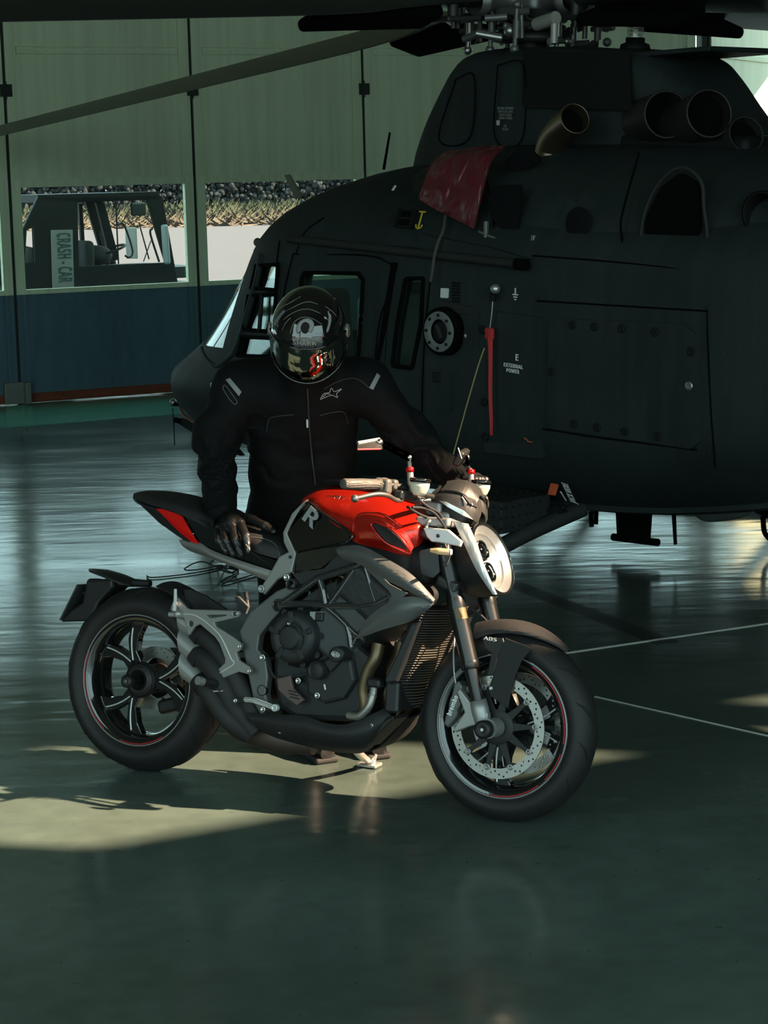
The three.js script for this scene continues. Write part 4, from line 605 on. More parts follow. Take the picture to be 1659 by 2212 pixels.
// front mudguard
{
  const f = group('front_mudguard', bike), rows = [];
  for (let i = 0; i <= 8; i++) { const t = i / 8, a = 0.93 + t * 1.0 - 0.02, w = 0.008 + 0.064 * Math.sin(Math.min(1, t * 1.35) * PI / 2), r = 0.322 + 0.01 * t, r2 = r - 0.008 - 0.026 * t; const P = (rr, z) => [1.38 + rr * Math.cos(a), 0.3 + rr * Math.sin(a), z]; rows.push([P(r2 - 0.004 - 0.014 * t, w * 1.02), P(r2, w), P(r - 0.004, w * 0.62), P(r, 0)]); }
  add('blade', patch(whole(rows), 30, 30, 0.004), M.matte, f);
  for (const s of [1, -1]) add('stay', plate([[1.398,0.578],[1.462,0.563],[1.49,0.552],[1.457,0.512],[1.433,0.45],[1.419,0.363],[1.36,0.393],[1.346,0.413],[1.363,0.458],[1.381,0.531]], 0.082 * s, 0.088 * s, 0.003), M.matte, f);
  add('stay_inner', plate([[1.313,0.574],[1.385,0.576],[1.397,0.546],[1.372,0.515],[1.358,0.457],[1.335,0.454],[1.348,0.524],[1.323,0.539]], 0.066, 0.078, 0.004), M.black, f);
  add('stay_screw', screw(...[[1.359,0.419,0.088]][0], 0.006), M.steel, f);
  add('lettering', text('ABS', 0.011, 0.001, fontSans, 1.7).rotateZ(-0.06).translate(...[[1.343,0.57,0.08]][0]), M.white, f);
}

// headlamp
{
  const h = group('headlamp', bike), c = [1.295, 0.812, 0], n = [0.92, 0.39, 0], e = [c[0] + n[0], c[1] + n[1], 0];
  add('bowl', turned(c, e, [[0, -0.15], [0.06, -0.14], [0.1, -0.08], [0.118, -0.01], [0.118, 0.0]], 40), M.plastic, h);
  add('bezel', turned(c, e, [[0.112, -0.006], [0.121, -0.004], [0.122, 0.006], [0.114, 0.009], [0.11, 0.004], [0.112, -0.006]], 48), M.gloss, h);
  add('reflector', turned(c, e, [[0, -0.05], [0.05, -0.045], [0.085, -0.02], [0.111, 0.004]], 48), mat(0.85, 0.86, 0.86, 0.22, 0.85), h);
  add('reflector_ring', turned(c, e, [[0.086, -0.02], [0.088, -0.012], [0.092, -0.012], [0.094, -0.014]], 40), mat(0.6, 0.6, 0.58, 0.2, 0.8), h);
  const sd = V(...n), up = V(-n[1], n[0], 0);
  for (const k of [1, -1]) { const p = V(...c).addScaledVector(up, 0.036 * k).addScaledVector(sd, -0.03); add('projector', turned(p.toArray(), p.clone().add(sd).toArray(), [[0.034, -0.02], [0.034, 0.012], [0.03, 0.014], [0.028, 0.004], [0.018, 0.014], [0, 0.019]], 28), M.mirrorBlack, h); }
  add('lens', turned(c, e, [[0.112, 0.004], [0.09, 0.02], [0.05, 0.031], [0, 0.035]], 48), M.glass, h);
  for (const s of [1, -1]) {
    if (s > 0) add('side_cover', patch([[[1.203,0.931,0.1],[1.252,0.865,0.118],[1.308,0.78,0.125],[1.36,0.71,0.112]], [[1.238,0.924,0.11],[1.281,0.867,0.128],[1.329,0.782,0.135],[1.368,0.71,0.116]], [[1.261,0.921,0.105],[1.302,0.865,0.122],[1.342,0.788,0.13],[1.376,0.711,0.112]]].map((r) => r.map((p) => [p[0], p[1], p[2] * s])), 10, 20, s > 0 ? 0.006 : -0.006), M.pale, h);
    add('cover_bracket', plate([[1.123,0.899],[1.141,0.903],[1.21,0.9],[1.26,0.866],[1.254,0.85],[1.183,0.858],[1.153,0.859],[1.136,0.873]], 0.128 * s, 0.142 * s, 0.004), M.pale, h);
  }
  bolt([[1.177,0.879,0.143]][0], 0.006, h, M.satin);
  add('bracket_stay', tube([[1.126,0.901,0.13],[1.132,0.921,0.12],[1.141,0.925,0.1],[1.17,0.903,0.12]], 0.006, 20, 8), M.alu, h);
}
// instrument cowl above the lamp
{
  const k = group('instrument_cowl', bike);
  const half = [
    [[1.103,0.985,0.085],[1.113,1.007,0.075],[1.116,1.022,0.045],[1.101,1.029,0]],
    [[1.161,0.976,0.09],[1.167,1.009,0.078],[1.168,1.028,0.045],[1.154,1.038,0]],
    [[1.211,0.956,0.08],[1.217,0.992,0.066],[1.213,1.019,0.036],[1.2,1.031,0]],
    [[1.239,0.937,0.058],[1.243,0.965,0.046],[1.239,0.99,0.026],[1.228,1.002,0]],
    [[1.25,0.922,0.024],[1.252,0.937,0.02],[1.252,0.948,0.012],[1.247,0.957,0]]];
  add('shell', patch(whole(half), 30, 40, 0.004), M.cowl, k);
  add('cowl_panel', patch(whole([[[1.141,1.009,0.078],[1.142,1.029,0.045],[1.124,1.038,0]], [[1.181,1.011,0.076],[1.179,1.034,0.04],[1.163,1.044,0]], [[1.214,1.001,0.06],[1.212,1.024,0.034],[1.2,1.037,0]], [[1.239,0.974,0.03],[1.241,0.988,0.02],[1.235,1,0]]]).map((r) => r.map((p) => [p[0] + 0.004, p[1] + 0.006, p[2]])), 20, 24, 0.005), M.cowl, k);
  for (const s of [1, -1]) add('vent', panel([[1.211,1.007,0.062],[1.243,0.991,0.04],[1.249,0.968,0.03],[1.237,0.979,0.058]].map((p) => [p[0] + 0.004, p[1] + 0.003, s * (p[2] + 0.006)]), 0.006), M.matte, k);
  add('slat', join([rod(...[[1.216,1.002,0.07],[1.234,0.982,0.072]], 0.002, 0.002, 6), rod(...[[1.236,0.996,0.052],[1.247,0.977,0.056]], 0.002, 0.002, 6)]), M.pale, k);
  add('side_blade', panel([[1.149,0.986,0.094],[1.173,0.984,0.098],[1.23,0.96,0.086],[1.249,0.934,0.058],[1.229,0.945,0.084],[1.179,0.97,0.098]], 0.006), mat(0.55, 0.55, 0.53, 0.25, 0.6), k);
  add('rear_housing', join([rbox(0.1, 0.06, 0.15, 0.02, 1.19, 0.95, 0, 0, 0, -0.5)]), M.black, k);
}
// turn signal
{
  const t = group('turn_signal', bike), p = [[1.207,0.837,0.24],[1.27,0.835,0.235],[1.27,0.833,0.18]];
  add('lens', taper([[...p[0], 0.006], [p[0][0] + 0.03, p[0][1] - 0.001, p[0][2], 0.011], [...p[1], 0.01]], 8, 12), M.amber, t);
  add('cap', taper([[...p[1], 0.0105], [p[1][0] + 0.006, p[1][1], p[1][2] - 0.004, 0.009]], 4, 12), M.white, t);
  add('stem', rod(p[1], [1.2, 0.79, 0.13], 0.006, 0.007, 10), M.alu, t);
}

// handlebar with its controls
{
  const h = group('handlebar', bike), R = [1.0, 1.028, 0.415], Ri = [1.045, 1.03, 0.295], C = [1.115, 1.0, 0.11];
  add('bar', tube([R, Ri, [1.085, 1.022, 0.2], C, [1.12, 0.99, 0], [1.115, 1.0, -0.11], [1.085, 1.022, -0.2], [1.045, 1.03, -0.295], [1.0, 1.028, -0.415]], 0.011, 80, 14), M.black, h);
  add('bar_clamp', join([rbox(0.06, 0.05, 0.16, 0.015, 1.118, 0.965, 0), rbox(0.12, 0.03, 0.24, 0.01, 1.14, 0.92, 0)]), M.alu, h);
  const gripMat = mat(0.085, 0.08, 0.07, 0.5, 0.1, { bumpMap: texture(256, 128, (u, v) => (Math.sin(u * 90 + Math.sin(v * 12) * 3) > 0.2 ? 1 : 0) * 0.6 + noise2(u * 60, v * 30, 60, 30) * 0.4), bumpScale: 0.002 });
  for (const s of [1, -1]) {
    const a = [R[0], R[1], R[2] * s], b = [Ri[0], Ri[1], Ri[2] * s];
    add('grip', turned(a, b, [[0, -0.014], [0.014, -0.014], [0.0165, -0.008], [0.0165, -0.002], [0.014, 0], [0.0165, 0.004], [0.0172, 0.06], [0.0165, 0.12], [0.0215, 0.122], [0.0215, 0.128], [0, 0.128]], 28), gripMat, h);
    add('switch_housing', join([rbox(0.042, 0.05, 0.032, 0.012, 1.053, 1.024, 0.272 * s), rbox(0.035, 0.034, 0.028, 0.01, 1.062, 1.03, 0.24 * s), rbox(0.014, 0.012, 0.03, 0.004, 1.038, 1.045, 0.255 * s)]), s > 0 ? mat(0.12, 0.115, 0.1, 0.45, 0.3) : M.satin, h);
    add('master_cylinder', join([rod([1.085, 1.005, 0.235 * s], [1.12, 0.985, 0.15 * s], 0.016, 0.014, 16), rbox(0.03, 0.03, 0.03, 0.008, 1.09, 1.0, 0.24 * s)]), M.satin, h);
    const lv = s > 0 ? [[1.03, 0.985, 0.41], [1.068, 1.0, 0.355], [1.085, 0.998, 0.31], [1.09, 0.985, 0.265], [1.095, 0.985, 0.235]] : [[1.05, 0.99, -0.41], [1.078, 1.0, -0.35], [1.09, 0.998, -0.3], [1.095, 0.99, -0.26], [1.095, 0.985, -0.235]];
    add('lever', join([tube(lv, 0.0075, 30, 8), new THREE.SphereGeometry(0.0125, 14, 10).translate(...lv[0])]), mat(0.2, 0.19, 0.17, 0.35, 0.8), h);
    const r = group('reservoir', h), rc = [1.138, 1.03, 0.205 * s]; h.remove(r);
    add('reservoir', turned(rc, [rc[0] + 0.05, rc[1] + 1, rc[2]], [[0, -0.028], [0.018, -0.028], [0.024, -0.018], [0.0305, 0.0], [0.0305, 0.014], [0, 0.014]], 28), mat(0.75, 0.72, 0.6, 0.35, 0, { transmission: 0.4, thickness: 0 }), h);
    add('reservoir_lid', turned(rc, [rc[0] + 0.05, rc[1] + 1, rc[2]], [[0, 0.013], [0.033, 0.013], [0.0335, 0.022], [0.029, 0.026], [0, 0.026]], 28), M.gloss, h);
    // mirror
    const m0 = [1.105, 1.03, 0.2 * s], m1 = [1.1, 1.085, 0.205 * s];
    add('mirror_stem', turned(m0, m1, [[0, -0.02], [0.008, -0.02], [0.008, 0], [0.011, 0.004], [0.01, 0.045], [0, 0.045]], 18), mat(0.28, 0.26, 0.22, 0.4, 0.7), h);
    add('mirror_collar', turned(m0, m1, [[0, 0.043], [0.0125, 0.043], [0.0125, 0.057], [0, 0.058]], 18), M.redAno, h);
    const q = s > 0 ? [[1.097,1.102,0.21],[1.102,1.117,0.215],[1.089,1.134,0.24],[1.067,1.151,0.285],[1.049,1.159,0.31]] : [[1.07,1.075,-0.24],[1.069,1.093,-0.24],[1.061,1.111,-0.26],[1.046,1.12,-0.28],[1.032,1.126,-0.3]];
    const out = [], n = q.length; const wd = s > 0 ? 0.011 : 0.009;
    { const a0 = V(...q[1]), a1 = V(...q[n - 1]), d = a1.clone().sub(a0), L = d.length(); d.normalize(); const sd = V().crossVectors(V(0, 1, 0), d).normalize(), u = V().crossVectors(d, sd); const sh = plate([[-0.012, -0.012], [-0.016, 0.004], [0, 0.013], [L, 0.01], [L + 0.01, 0.0], [L, -0.01], [0.02, -0.012]], -0.004, 0.004, 0.0015, false, [[[0.018, -0.005], [0.018, 0.006], [L * 0.42, 0.005], [L * 0.42, -0.004]], circle(L * 0.53, 0, 0.0045, 10), circle(L * 0.63, 0, 0.0045, 10), [[L * 0.7, -0.004], [L * 0.7, 0.004], [L * 0.92, 0.003], [L * 0.92, -0.003]]]);
      add('mirror_arm', sh.applyMatrix4(new THREE.Matrix4().makeBasis(d, u, sd).setPosition(a0)), mat(0.4, 0.38, 0.33, 0.5, 0.2), h);
      add('mirror_pivot', join([rod(m1, q[1], 0.007, 0.007, 10), new THREE.SphereGeometry(0.009, 10, 8).translate(...q[1]), new THREE.SphereGeometry(0.011, 10, 8).translate(...q[n - 1])]), M.steel, h); }
    if (s > 0) {
      const [a, b, c2, d2] = [[1.042,1.168,0.3],[1.007,1.153,0.37],[1.024,1.133,0.4],[1.065,1.138,0.33]];
      add('mirror_head', panel([a, b, c2, d2], 0.012), M.black, h);
      add('mirror_edge', tube([a, b], 0.0055, 6, 8), M.pale, h); add('mirror_trim', tube([c2, d2], 0.003, 6, 8), M.stripe, h);
    } else { const c0 = q[n - 1]; add('mirror_head', rbox(0.025, 0.055, 0.1, 0.01, c0[0] - 0.02, c0[1] - 0.0, c0[2], 0, 0.3, -0.5), M.black, h); add('mirror_trim', tube([[c0[0] - 0.01, c0[1] + 0.03, c0[2] + 0.045], [c0[0] + 0.008, c0[1] - 0.005, c0[2] + 0.05]], 0.002, 6, 6), M.pale, h); }
  }
  for (const p of [[[1.123,0.964,0.22],[1.142,0.962,0.18],[1.167,0.946,0.15],[1.189,0.904,0.12],[1.19,0.876,0.1]], [[1.095,0.964,0.2],[1.11,0.943,0.15],[1.124,0.929,0.1],[1.131,0.915,0.05]], [[1.126,0.994,0.2],[1.152,0.967,0.17],[1.169,0.949,0.13],[1.171,0.918,0.1]]]) add('cable', tube(p, 0.0045, 30, 8), M.rubber, h);
  add('banjo_bolt', join([new THREE.SphereGeometry(0.01, 10, 8).translate(1.125, 0.985, 0.165), rod([1.125, 0.985, 0.165], [1.15, 0.99, 0.15], 0.006, 0.006, 10)]), M.chrome, h);
  add('ignition_housing', rbox(0.05, 0.05, 0.06, 0.014, 1.155, 0.93, 0.05), M.alu, h);
}

// fuel tank
{
  const t = group('fuel_tank', bike);
  const half = [
    [[0.631,0.938,0.075],[0.629,0.951,0.065],[0.62,0.965,0.04],[0.602,0.972,0]],
    [[0.734,0.91,0.125],[0.72,0.951,0.115],[0.687,0.983,0.065],[0.656,0.999,0]],
    [[0.82,0.874,0.15],[0.803,0.929,0.145],[0.771,0.987,0.085],[0.736,1.012,0]],
    [[0.889,0.843,0.155],[0.883,0.913,0.162],[0.853,0.985,0.095],[0.823,1.011,0]],
    [[0.975,0.828,0.155],[0.97,0.901,0.172],[0.938,0.975,0.1],[0.91,1.002,0]],
    [[1.046,0.819,0.15],[1.045,0.888,0.168],[1.017,0.956,0.1],[0.99,0.983,0]],
    [[1.094,0.841,0.125],[1.096,0.896,0.135],[1.076,0.941,0.085],[1.052,0.958,0]],
    [[1.103,0.863,0.1],[1.109,0.897,0.105],[1.092,0.928,0.065],[1.076,0.941,0]]];
  add('shell', patch(whole(half), 48, 48, 0.003), M.red, t);
  add('top_panel', patch(whole([[[0.688,1.007,0.03],[0.68,1.01,0]], [[0.807,1.008,0.055],[0.795,1.016,0]], [[0.931,0.998,0.06],[0.924,1.004,0]], [[1.02,0.975,0.05],[1.013,0.979,0]], [[1.055,0.95,0.02],[1.055,0.955,0]]]).map((r) => r.map((p) => [p[0], p[1] + 0.012, p[2]])), 30, 12, 0.01), M.gloss, t);
  // scoop in the flank
  const rim = [[0.947,0.917,0.182],[0.977,0.918,0.186],[1.026,0.895,0.188],[1.072,0.862,0.178],[1.089,0.824,0.163],[1.082,0.816,0.162],[1.036,0.835,0.17],[0.99,0.864,0.18],[0.957,0.894,0.183]];
  for (const s of [1, -1]) {
    add('scoop', patch([[[0.893,0.914,0.168],[0.938,0.931,0.183],[1.01,0.926,0.192],[1.075,0.891,0.185],[1.102,0.842,0.165]], [[0.9,0.888,0.172],[0.951,0.905,0.188],[1.019,0.901,0.198],[1.075,0.869,0.19],[1.101,0.83,0.168]], [[0.913,0.862,0.168],[0.958,0.874,0.182],[1.013,0.863,0.19],[1.059,0.839,0.182],[1.096,0.817,0.166]], [[0.901,0.844,0.155],[0.947,0.838,0.16],[1.001,0.827,0.165],[1.048,0.818,0.165],[1.091,0.812,0.16]]].map((r) => r.map((p) => [p[0], p[1], p[2] * s])), 24, 30, s > 0 ? 0.004 : -0.004), M.red, t);
    add('scoop_mouth', panel(rounded([[0.966,0.909,0.2],[1.026,0.898,0.21],[1.075,0.867,0.206],[1.102,0.828,0.186],[1.055,0.839,0.203],[0.999,0.865,0.206]].map((p) => [p[0], p[1], p[2] * s]), 3, 0.3), 0.004 * s), M.matte, t);
    add('scoop_edge', tube([...[[0.993,0.879,0.21],[0.974,0.904,0.207],[1.002,0.913,0.21],[1.058,0.889,0.214],[1.095,0.853,0.206],[1.107,0.821,0.186],[1.073,0.831,0.2],[1.028,0.851,0.209],[0.993,0.879,0.21]].map((p) => [p[0], p[1], p[2] * s])], 0.0035, 80, 8), M.red, t);
    add('crease', tube([[0.884,0.875,0.166],[0.894,0.914,0.175],[0.933,0.936,0.186],[1.008,0.935,0.194],[1.072,0.901,0.188]].map((p) => [p[0], p[1], p[2] * s]), 0.004, 50, 8), M.red, t);
    add('badge_panel', panel(rounded([[0.652,0.93,0.122],[0.684,0.955,0.122],[0.763,0.921,0.146],[0.876,0.869,0.166],[0.87,0.848,0.168],[0.846,0.838,0.168],[0.78,0.822,0.165],[0.668,0.797,0.15],[0.62,0.853,0.134]].map((p) => [p[0], p[1], p[2] * s]), 3, 0.12), 0.02 * s), M.mirrorBlack, t);
    add('panel_border', tube([[0.656,0.933,0.126],[0.686,0.957,0.126],[0.766,0.923,0.15],[0.88,0.869,0.17],[0.872,0.845,0.171],[0.845,0.835,0.171]].map((p) => [p[0], p[1], p[2] * s]), 0.005, 50, 8), M.gloss, t);
  }
  add('lettering', text('R', 0.055, 0.002, fontBold, 1.3).rotateZ(-0.62).translate(...[[0.719,0.91,0.147]][0]), mat(0.2, 0.21, 0.21, 0.5), t);
  { const [p] = [[0.811,0.974,0.128]]; add('emblem', join([text('MV', 0.014, 0.002, fontBold, 1.5).rotateZ(-0.1), box(0.04, 0.003, 0.002, -0.03, 0.004, 0)]).rotateX(-0.75).translate(p[0], p[1] + 0.004, p[2] + 0.006), M.chrome, t); }
  add('filler_cap', turned([0.82, 1.012, 0], [0.83, 1.4, 0], [[0, 0], [0.045, 0], [0.045, 0.008], [0.02, 0.012], [0, 0.012]], 28), M.alu, t);
}

// tail, seat
{
  const t = group('tail_unit', bike), S = (pts, s) => pts.map((p) => [p[0], p[1], p[2] * s]);
  add('passenger_seat', patch(whole([[[-0.07,0.929,0.03],[-0.078,0.938,0.02],[-0.089,0.944,0]], [[0.022,0.915,0.07],[0.006,0.939,0.055],[-0.031,0.955,0]], [[0.146,0.896,0.1],[0.128,0.929,0.085],[0.074,0.956,0]], [[0.252,0.868,0.115],[0.23,0.907,0.095],[0.178,0.942,0]], [[0.322,0.838,0.115],[0.303,0.871,0.09],[0.255,0.905,0]]]), 30, 24, 0.006), M.seat, t);
  add('seat_pan', patch(whole([[[-0.079,0.941,0.025],[-0.095,0.945,0]], [[-0.029,0.925,0.06],[-0.069,0.939,0]], [[0.078,0.905,0.085],[0.021,0.931,0]]]).map((r) => r.map((p) => [p[0], p[1] - 0.012, p[2]])), 12, 12, 0.006), M.plastic, t);
  add('rider_seat', patch(whole([[[0.29,0.839,0.1],[0.278,0.863,0.08],[0.241,0.895,0]], [[0.398,0.8,0.12],[0.382,0.834,0.1],[0.336,0.866,0]], [[0.492,0.785,0.13],[0.48,0.83,0.115],[0.425,0.856,0]], [[0.566,0.769,0.12],[0.557,0.819,0.1],[0.509,0.852,0]], [[0.593,0.761,0.09],[0.592,0.801,0.08],[0.554,0.836,0]]]), 30, 24, 0.006), M.seat, t);
  add('seat_seam', tube([[0.388,0.83,0.108],[0.469,0.832,0.121],[0.531,0.828,0.118],[0.566,0.811,0.113],[0.587,0.771,0.115]], 0.0015, 40, 5), mat(0.08, 0.08, 0.08, 0.8), t);
  for (const s of [1, -1]) {
    const k = s > 0 ? 1 : -1;
    add('side_panel', panel(S([[0.198,0.89,0.112],[0.283,0.876,0.12],[0.362,0.838,0.125],[0.476,0.787,0.128],[0.584,0.761,0.125],[0.59,0.725,0.115],[0.469,0.735,0.112],[0.355,0.755,0.108],[0.276,0.786,0.108],[0.25,0.825,0.112]], s), 0.008 * k), M.gloss, t);
    add('tail_trim', patch([S([[0.147,0.803,0.06],[0.255,0.8,0.1],[0.318,0.777,0.115],[0.437,0.75,0.12],[0.591,0.722,0.122]], s), S([[0.169,0.788,0.07],[0.263,0.782,0.11],[0.332,0.763,0.123],[0.442,0.736,0.127],[0.579,0.706,0.124]], s), S([[0.188,0.771,0.05],[0.269,0.761,0.09],[0.357,0.746,0.11],[0.453,0.722,0.115],[0.554,0.692,0.115]], s)], 12, 24, 0.005 * k), M.silver, t);
    add('tail_lamp', patch([S([[0.068,0.904,0.085],[0.095,0.903,0.09],[0.15,0.893,0.097],[0.186,0.883,0.1]], s), S([[0.117,0.873,0.092],[0.149,0.868,0.1],[0.192,0.855,0.106],[0.22,0.845,0.107]], s), S([[0.174,0.836,0.1],[0.197,0.834,0.106],[0.227,0.827,0.11],[0.242,0.821,0.11]], s), S([[0.235,0.802,0.104],[0.244,0.801,0.106],[0.254,0.799,0.107],[0.263,0.796,0.106]], s)], 20, 12, 0.006 * k), M.lensRed, t);
    add('lamp_surround', panel(S([[-0.055,0.926,0.045],[-0.003,0.916,0.062],[0.073,0.903,0.086],[0.238,0.798,0.102],[0.252,0.788,0.1],[0.178,0.805,0.085],[0.062,0.854,0.06]], s), 0.006 * k), M.plastic, t);
    add('rear_reflector', panel(S([[-0.031,0.918,0.04],[-0.012,0.913,0.05],[0.073,0.845,0.055],[0.042,0.859,0.045],[-0.01,0.891,0.035]], s), 0.006 * k), M.stripe, t);
    add('seat_strut', plate([[0.688,0.966],[0.673,0.956],[0.635,0.92],[0.603,0.855],[0.608,0.823],[0.627,0.794],[0.593,0.777],[0.57,0.736],[0.531,0.676],[0.521,0.663],[0.543,0.65],[0.59,0.701],[0.645,0.729],[0.659,0.79],[0.621,0.853],[0.642,0.914],[0.665,0.936]], 0.118 * s, 0.136 * s, 0.005), M.silver, t);
  }
  bolt([[0.638,0.778,0.137]][0], 0.006, t, M.satin); bolt([[0.536,0.668,0.138]][0], 0.013, t, M.alu);
  add('subframe', join([tube([[0.167,0.797,0],[0.357,0.762,0],[0.506,0.726,0]], 0.03, 20, 10), rbox(0.25, 0.04, 0.16, 0.015, 0.3, 0.82, 0, 0, 0, -0.3)]), M.black, t);
}

// trellis frame
{
  const f = group('trellis_frame', bike), Z = 0.15, T = (pts, r = 0.012) => add('frame_tube', tube(pts, r, 24, 12, 0.1), M.frameTube, f);
  for (const z of [1, -1]) {
    const k = (pts) => pts.map((p) => [p[0], p[1], p[2] * z]);
    T(k([[0.628,0.63,0.15],[0.692,0.673,0.15],[0.756,0.718,0.15]]), 0.0125); T(k([[0.756,0.718,0.15],[0.827,0.742,0.15],[0.898,0.767,0.15],[0.943,0.795,0.15]]), 0.0125); T(k([[0.618,0.623,0.15],[0.712,0.632,0.15],[0.788,0.636,0.15]]), 0.012); T(k([[0.789,0.633,0.15],[0.918,0.642,0.15],[0.971,0.653,0.15],[1.017,0.677,0.15]]), 0.012);
    T(k([[0.76,0.717,0.15],[0.776,0.681,0.15],[0.788,0.639,0.15]]), 0.011); T(k([[0.805,0.64,0.15],[0.847,0.696,0.15],[0.888,0.755,0.15]]), 0.011); T(k([[0.924,0.775,0.15],[0.948,0.715,0.15],[0.975,0.653,0.15]]), 0.0105); T(k([[0.789,0.63,0.15],[0.832,0.604,0.15],[0.871,0.575,0.15],[0.883,0.542,0.15],[0.89,0.509,0.15]]), 0.0105); T(k([[0.867,0.577,0.15],[0.906,0.551,0.15],[0.941,0.534,0.15]]), 0.009); T(k([[0.89,0.509,0.15],[0.907,0.54,0.15],[0.926,0.565,0.15]]), 0.008);
    add('frame_boss', join([turned([...[[0.613,0.621]][0], 0.13 * z], [...[[0.613,0.621]][0], z], [[0.013, 0], [0.013, 0.03], [0.0205, 0.03], [0.0205, 0]], 24), turned([...[[0.656,0.692]][0], 0.13 * z], [...[[0.656,0.692]][0], z], [[0.012, 0], [0.012, 0.028], [0.0185, 0.028], [0.0185, 0]], 24)]), M.frameTube, f);
    add('pivot_plate', plate([[0.494,0.589],[0.592,0.665],[0.675,0.701],[0.667,0.659],[0.583,0.572],[0.536,0.516],[0.531,0.471],[0.565,0.441],[0.576,0.384],[0.57,0.326],[0.585,0.283],[0.558,0.253],[0.527,0.292],[0.492,0.404],[0.456,0.525]], 0.105 * z, 0.14 * z, 0.006), M.grey, f);
  }
  add('pivot_bore', turned([[0.556,0.339,0.138]][0], [...[[0.556,0.339]][0], 1], [[0, -0.01], [0.016, -0.01], [0.016, 0.004], [0.018, 0.004], [0.018, -0.01]], 24), M.black, f);
  bolt([[0.555,0.446,0.142]][0], 0.0115, f); bolt([[0.639,0.713,0.152]][0], 0.012, f);
  add('steering_head', join([rod([1.11, 0.92, 0], [1.19, 0.7, 0], 0.045, 0.04, 20), rbox(0.3, 0.12, 0.2, 0.03, 1.0, 0.82, 0, 0, 0, -0.4)]), M.black, f);
  add('air_box', join([rbox(0.42, 0.16, 0.24, 0.04, 0.86, 0.8, 0, 0, 0, -0.12)]), M.matte, f);
  add('tank_skirt', panel([[0.666,0.791,0.146],[0.778,0.816,0.16],[0.862,0.83,0.165],[0.811,0.785,0.155],[0.758,0.749,0.15],[0.668,0.737,0.145]], 0.01), mat(0.05, 0.045, 0.035, 0.18, 0.6, { clearcoat: 1 }), f);
  add('skirt_black', panel([[0.652,0.724,0.14],[0.772,0.75,0.145],[0.854,0.826,0.16],[0.893,0.782,0.15],[0.833,0.739,0.145],[0.753,0.719,0.14],[0.685,0.693,0.14]], 0.008), M.plastic, f);
  add('steering_panel', panel(rounded([[1.111,0.828,0.14],[1.17,0.846,0.13],[1.182,0.767,0.13],[1.162,0.747,0.135],[1.123,0.756,0.14]], 3, 0.15), 0.02), M.plastic, f);
}

// side wings
{
  const w = group('radiator_wing', bike);
  for (const s of [1, -1]) {
    const S = (pts) => pts.map((p) => [p[0], p[1], p[2] * s]), k = 0.006 * s;
    add('wing_blade', patch([S([[0.813,0.815,0.15],[0.921,0.829,0.178],[1.038,0.795,0.205],[1.132,0.752,0.215],[1.207,0.683,0.205]]), S([[0.836,0.805,0.165],[0.938,0.806,0.2],[1.049,0.768,0.226],[1.138,0.731,0.236],[1.21,0.68,0.212]]), S([[0.852,0.789,0.155],[0.951,0.772,0.19],[1.047,0.736,0.214],[1.13,0.71,0.225],[1.205,0.677,0.208]])], 16, 36, k), M.grey, w);
    add('wing_blade', patch([S([[1.208,0.68,0.208],[1.147,0.69,0.222],[1.087,0.68,0.222],[1.023,0.647,0.21],[0.965,0.602,0.198],[0.923,0.542,0.18]]), S([[1.2,0.661,0.212],[1.154,0.658,0.23],[1.095,0.645,0.232],[1.037,0.617,0.22],[0.981,0.58,0.205],[0.927,0.541,0.182]]), S([[1.151,0.627,0.195],[1.121,0.608,0.21],[1.076,0.593,0.21],[1.021,0.575,0.2],[0.976,0.558,0.19],[0.934,0.542,0.18]])], 16, 36, k), M.grey, w);
    add('link', panel(S([[0.894,0.794,0.17],[0.931,0.794,0.18],[1.049,0.721,0.205],[1.119,0.698,0.215],[1.092,0.676,0.218],[1.05,0.664,0.212],[1.059,0.688,0.208],[1.043,0.703,0.204]]), k), M.grey, w);
  }
  add('wing_duct', panel([[1.037,0.715,0.16],[1.173,0.686,0.18],[1.1,0.684,0.18],[1.058,0.678,0.17]], 0.01), M.black, w);
}

// radiator and oil cooler
{
  const r = group('radiator', bike), bar = (x, y, w, rr, bulge) => tube([[x, y, w], [x + bulge * 0.75, y - 0.002, w * 0.5], [x + bulge, y - 0.003, 0], [x + bulge * 0.75, y - 0.002, -w * 0.5], [x, y, -w]], rr, 14, 5);
  const fins = []; for (let i = 0; i < 30; i++) { const t = i / 29; fins.push(bar(1.14 - 0.088 * t, 0.645 - 0.235 * t, 0.155, 0.0022, 0.03)); }
  add('core', patch([[-0.15, -0.075, 0, 0.075, 0.15].map((z) => [1.128 + 0.03 * (1 - (z / 0.15) ** 2), 0.65, z]), [-0.15, -0.075, 0, 0.075, 0.15].map((z) => [1.04 + 0.03 * (1 - (z / 0.15) ** 2), 0.405, z])], 6, 16, 0.02), M.black, r);
  add('fins', join(fins), mat(0.26, 0.25, 0.22, 0.35, 0.85), r).userData.kind = 'stuff';
  for (const s of [1, -1]) add('side_tank', plate([[1.116,0.601],[1.148,0.612],[1.076,0.419],[1.037,0.409],[1.033,0.423]], 0.152 * s, 0.18 * s, 0.006), M.plastic, r);
  const cf = []; for (let i = 0; i < 9; i++) cf.push(bar(1.05 - 0.002 * i, 0.405 - 0.0095 * i, 0.12, 0.0022, 0.02));
  add('oil_cooler', join(cf), mat(0.3, 0.29, 0.26, 0.35, 0.85), r).userData.kind = 'stuff';
  add('cooler_core', box(0.02, 0.09, 0.23, 1.045, 0.365, 0), M.black, r);
  for (const s of [1, -1]) add('cooler_end', rbox(0.05, 0.1, 0.03, 0.01, 1.04, 0.365, 0.13 * s), M.plastic, r);
}

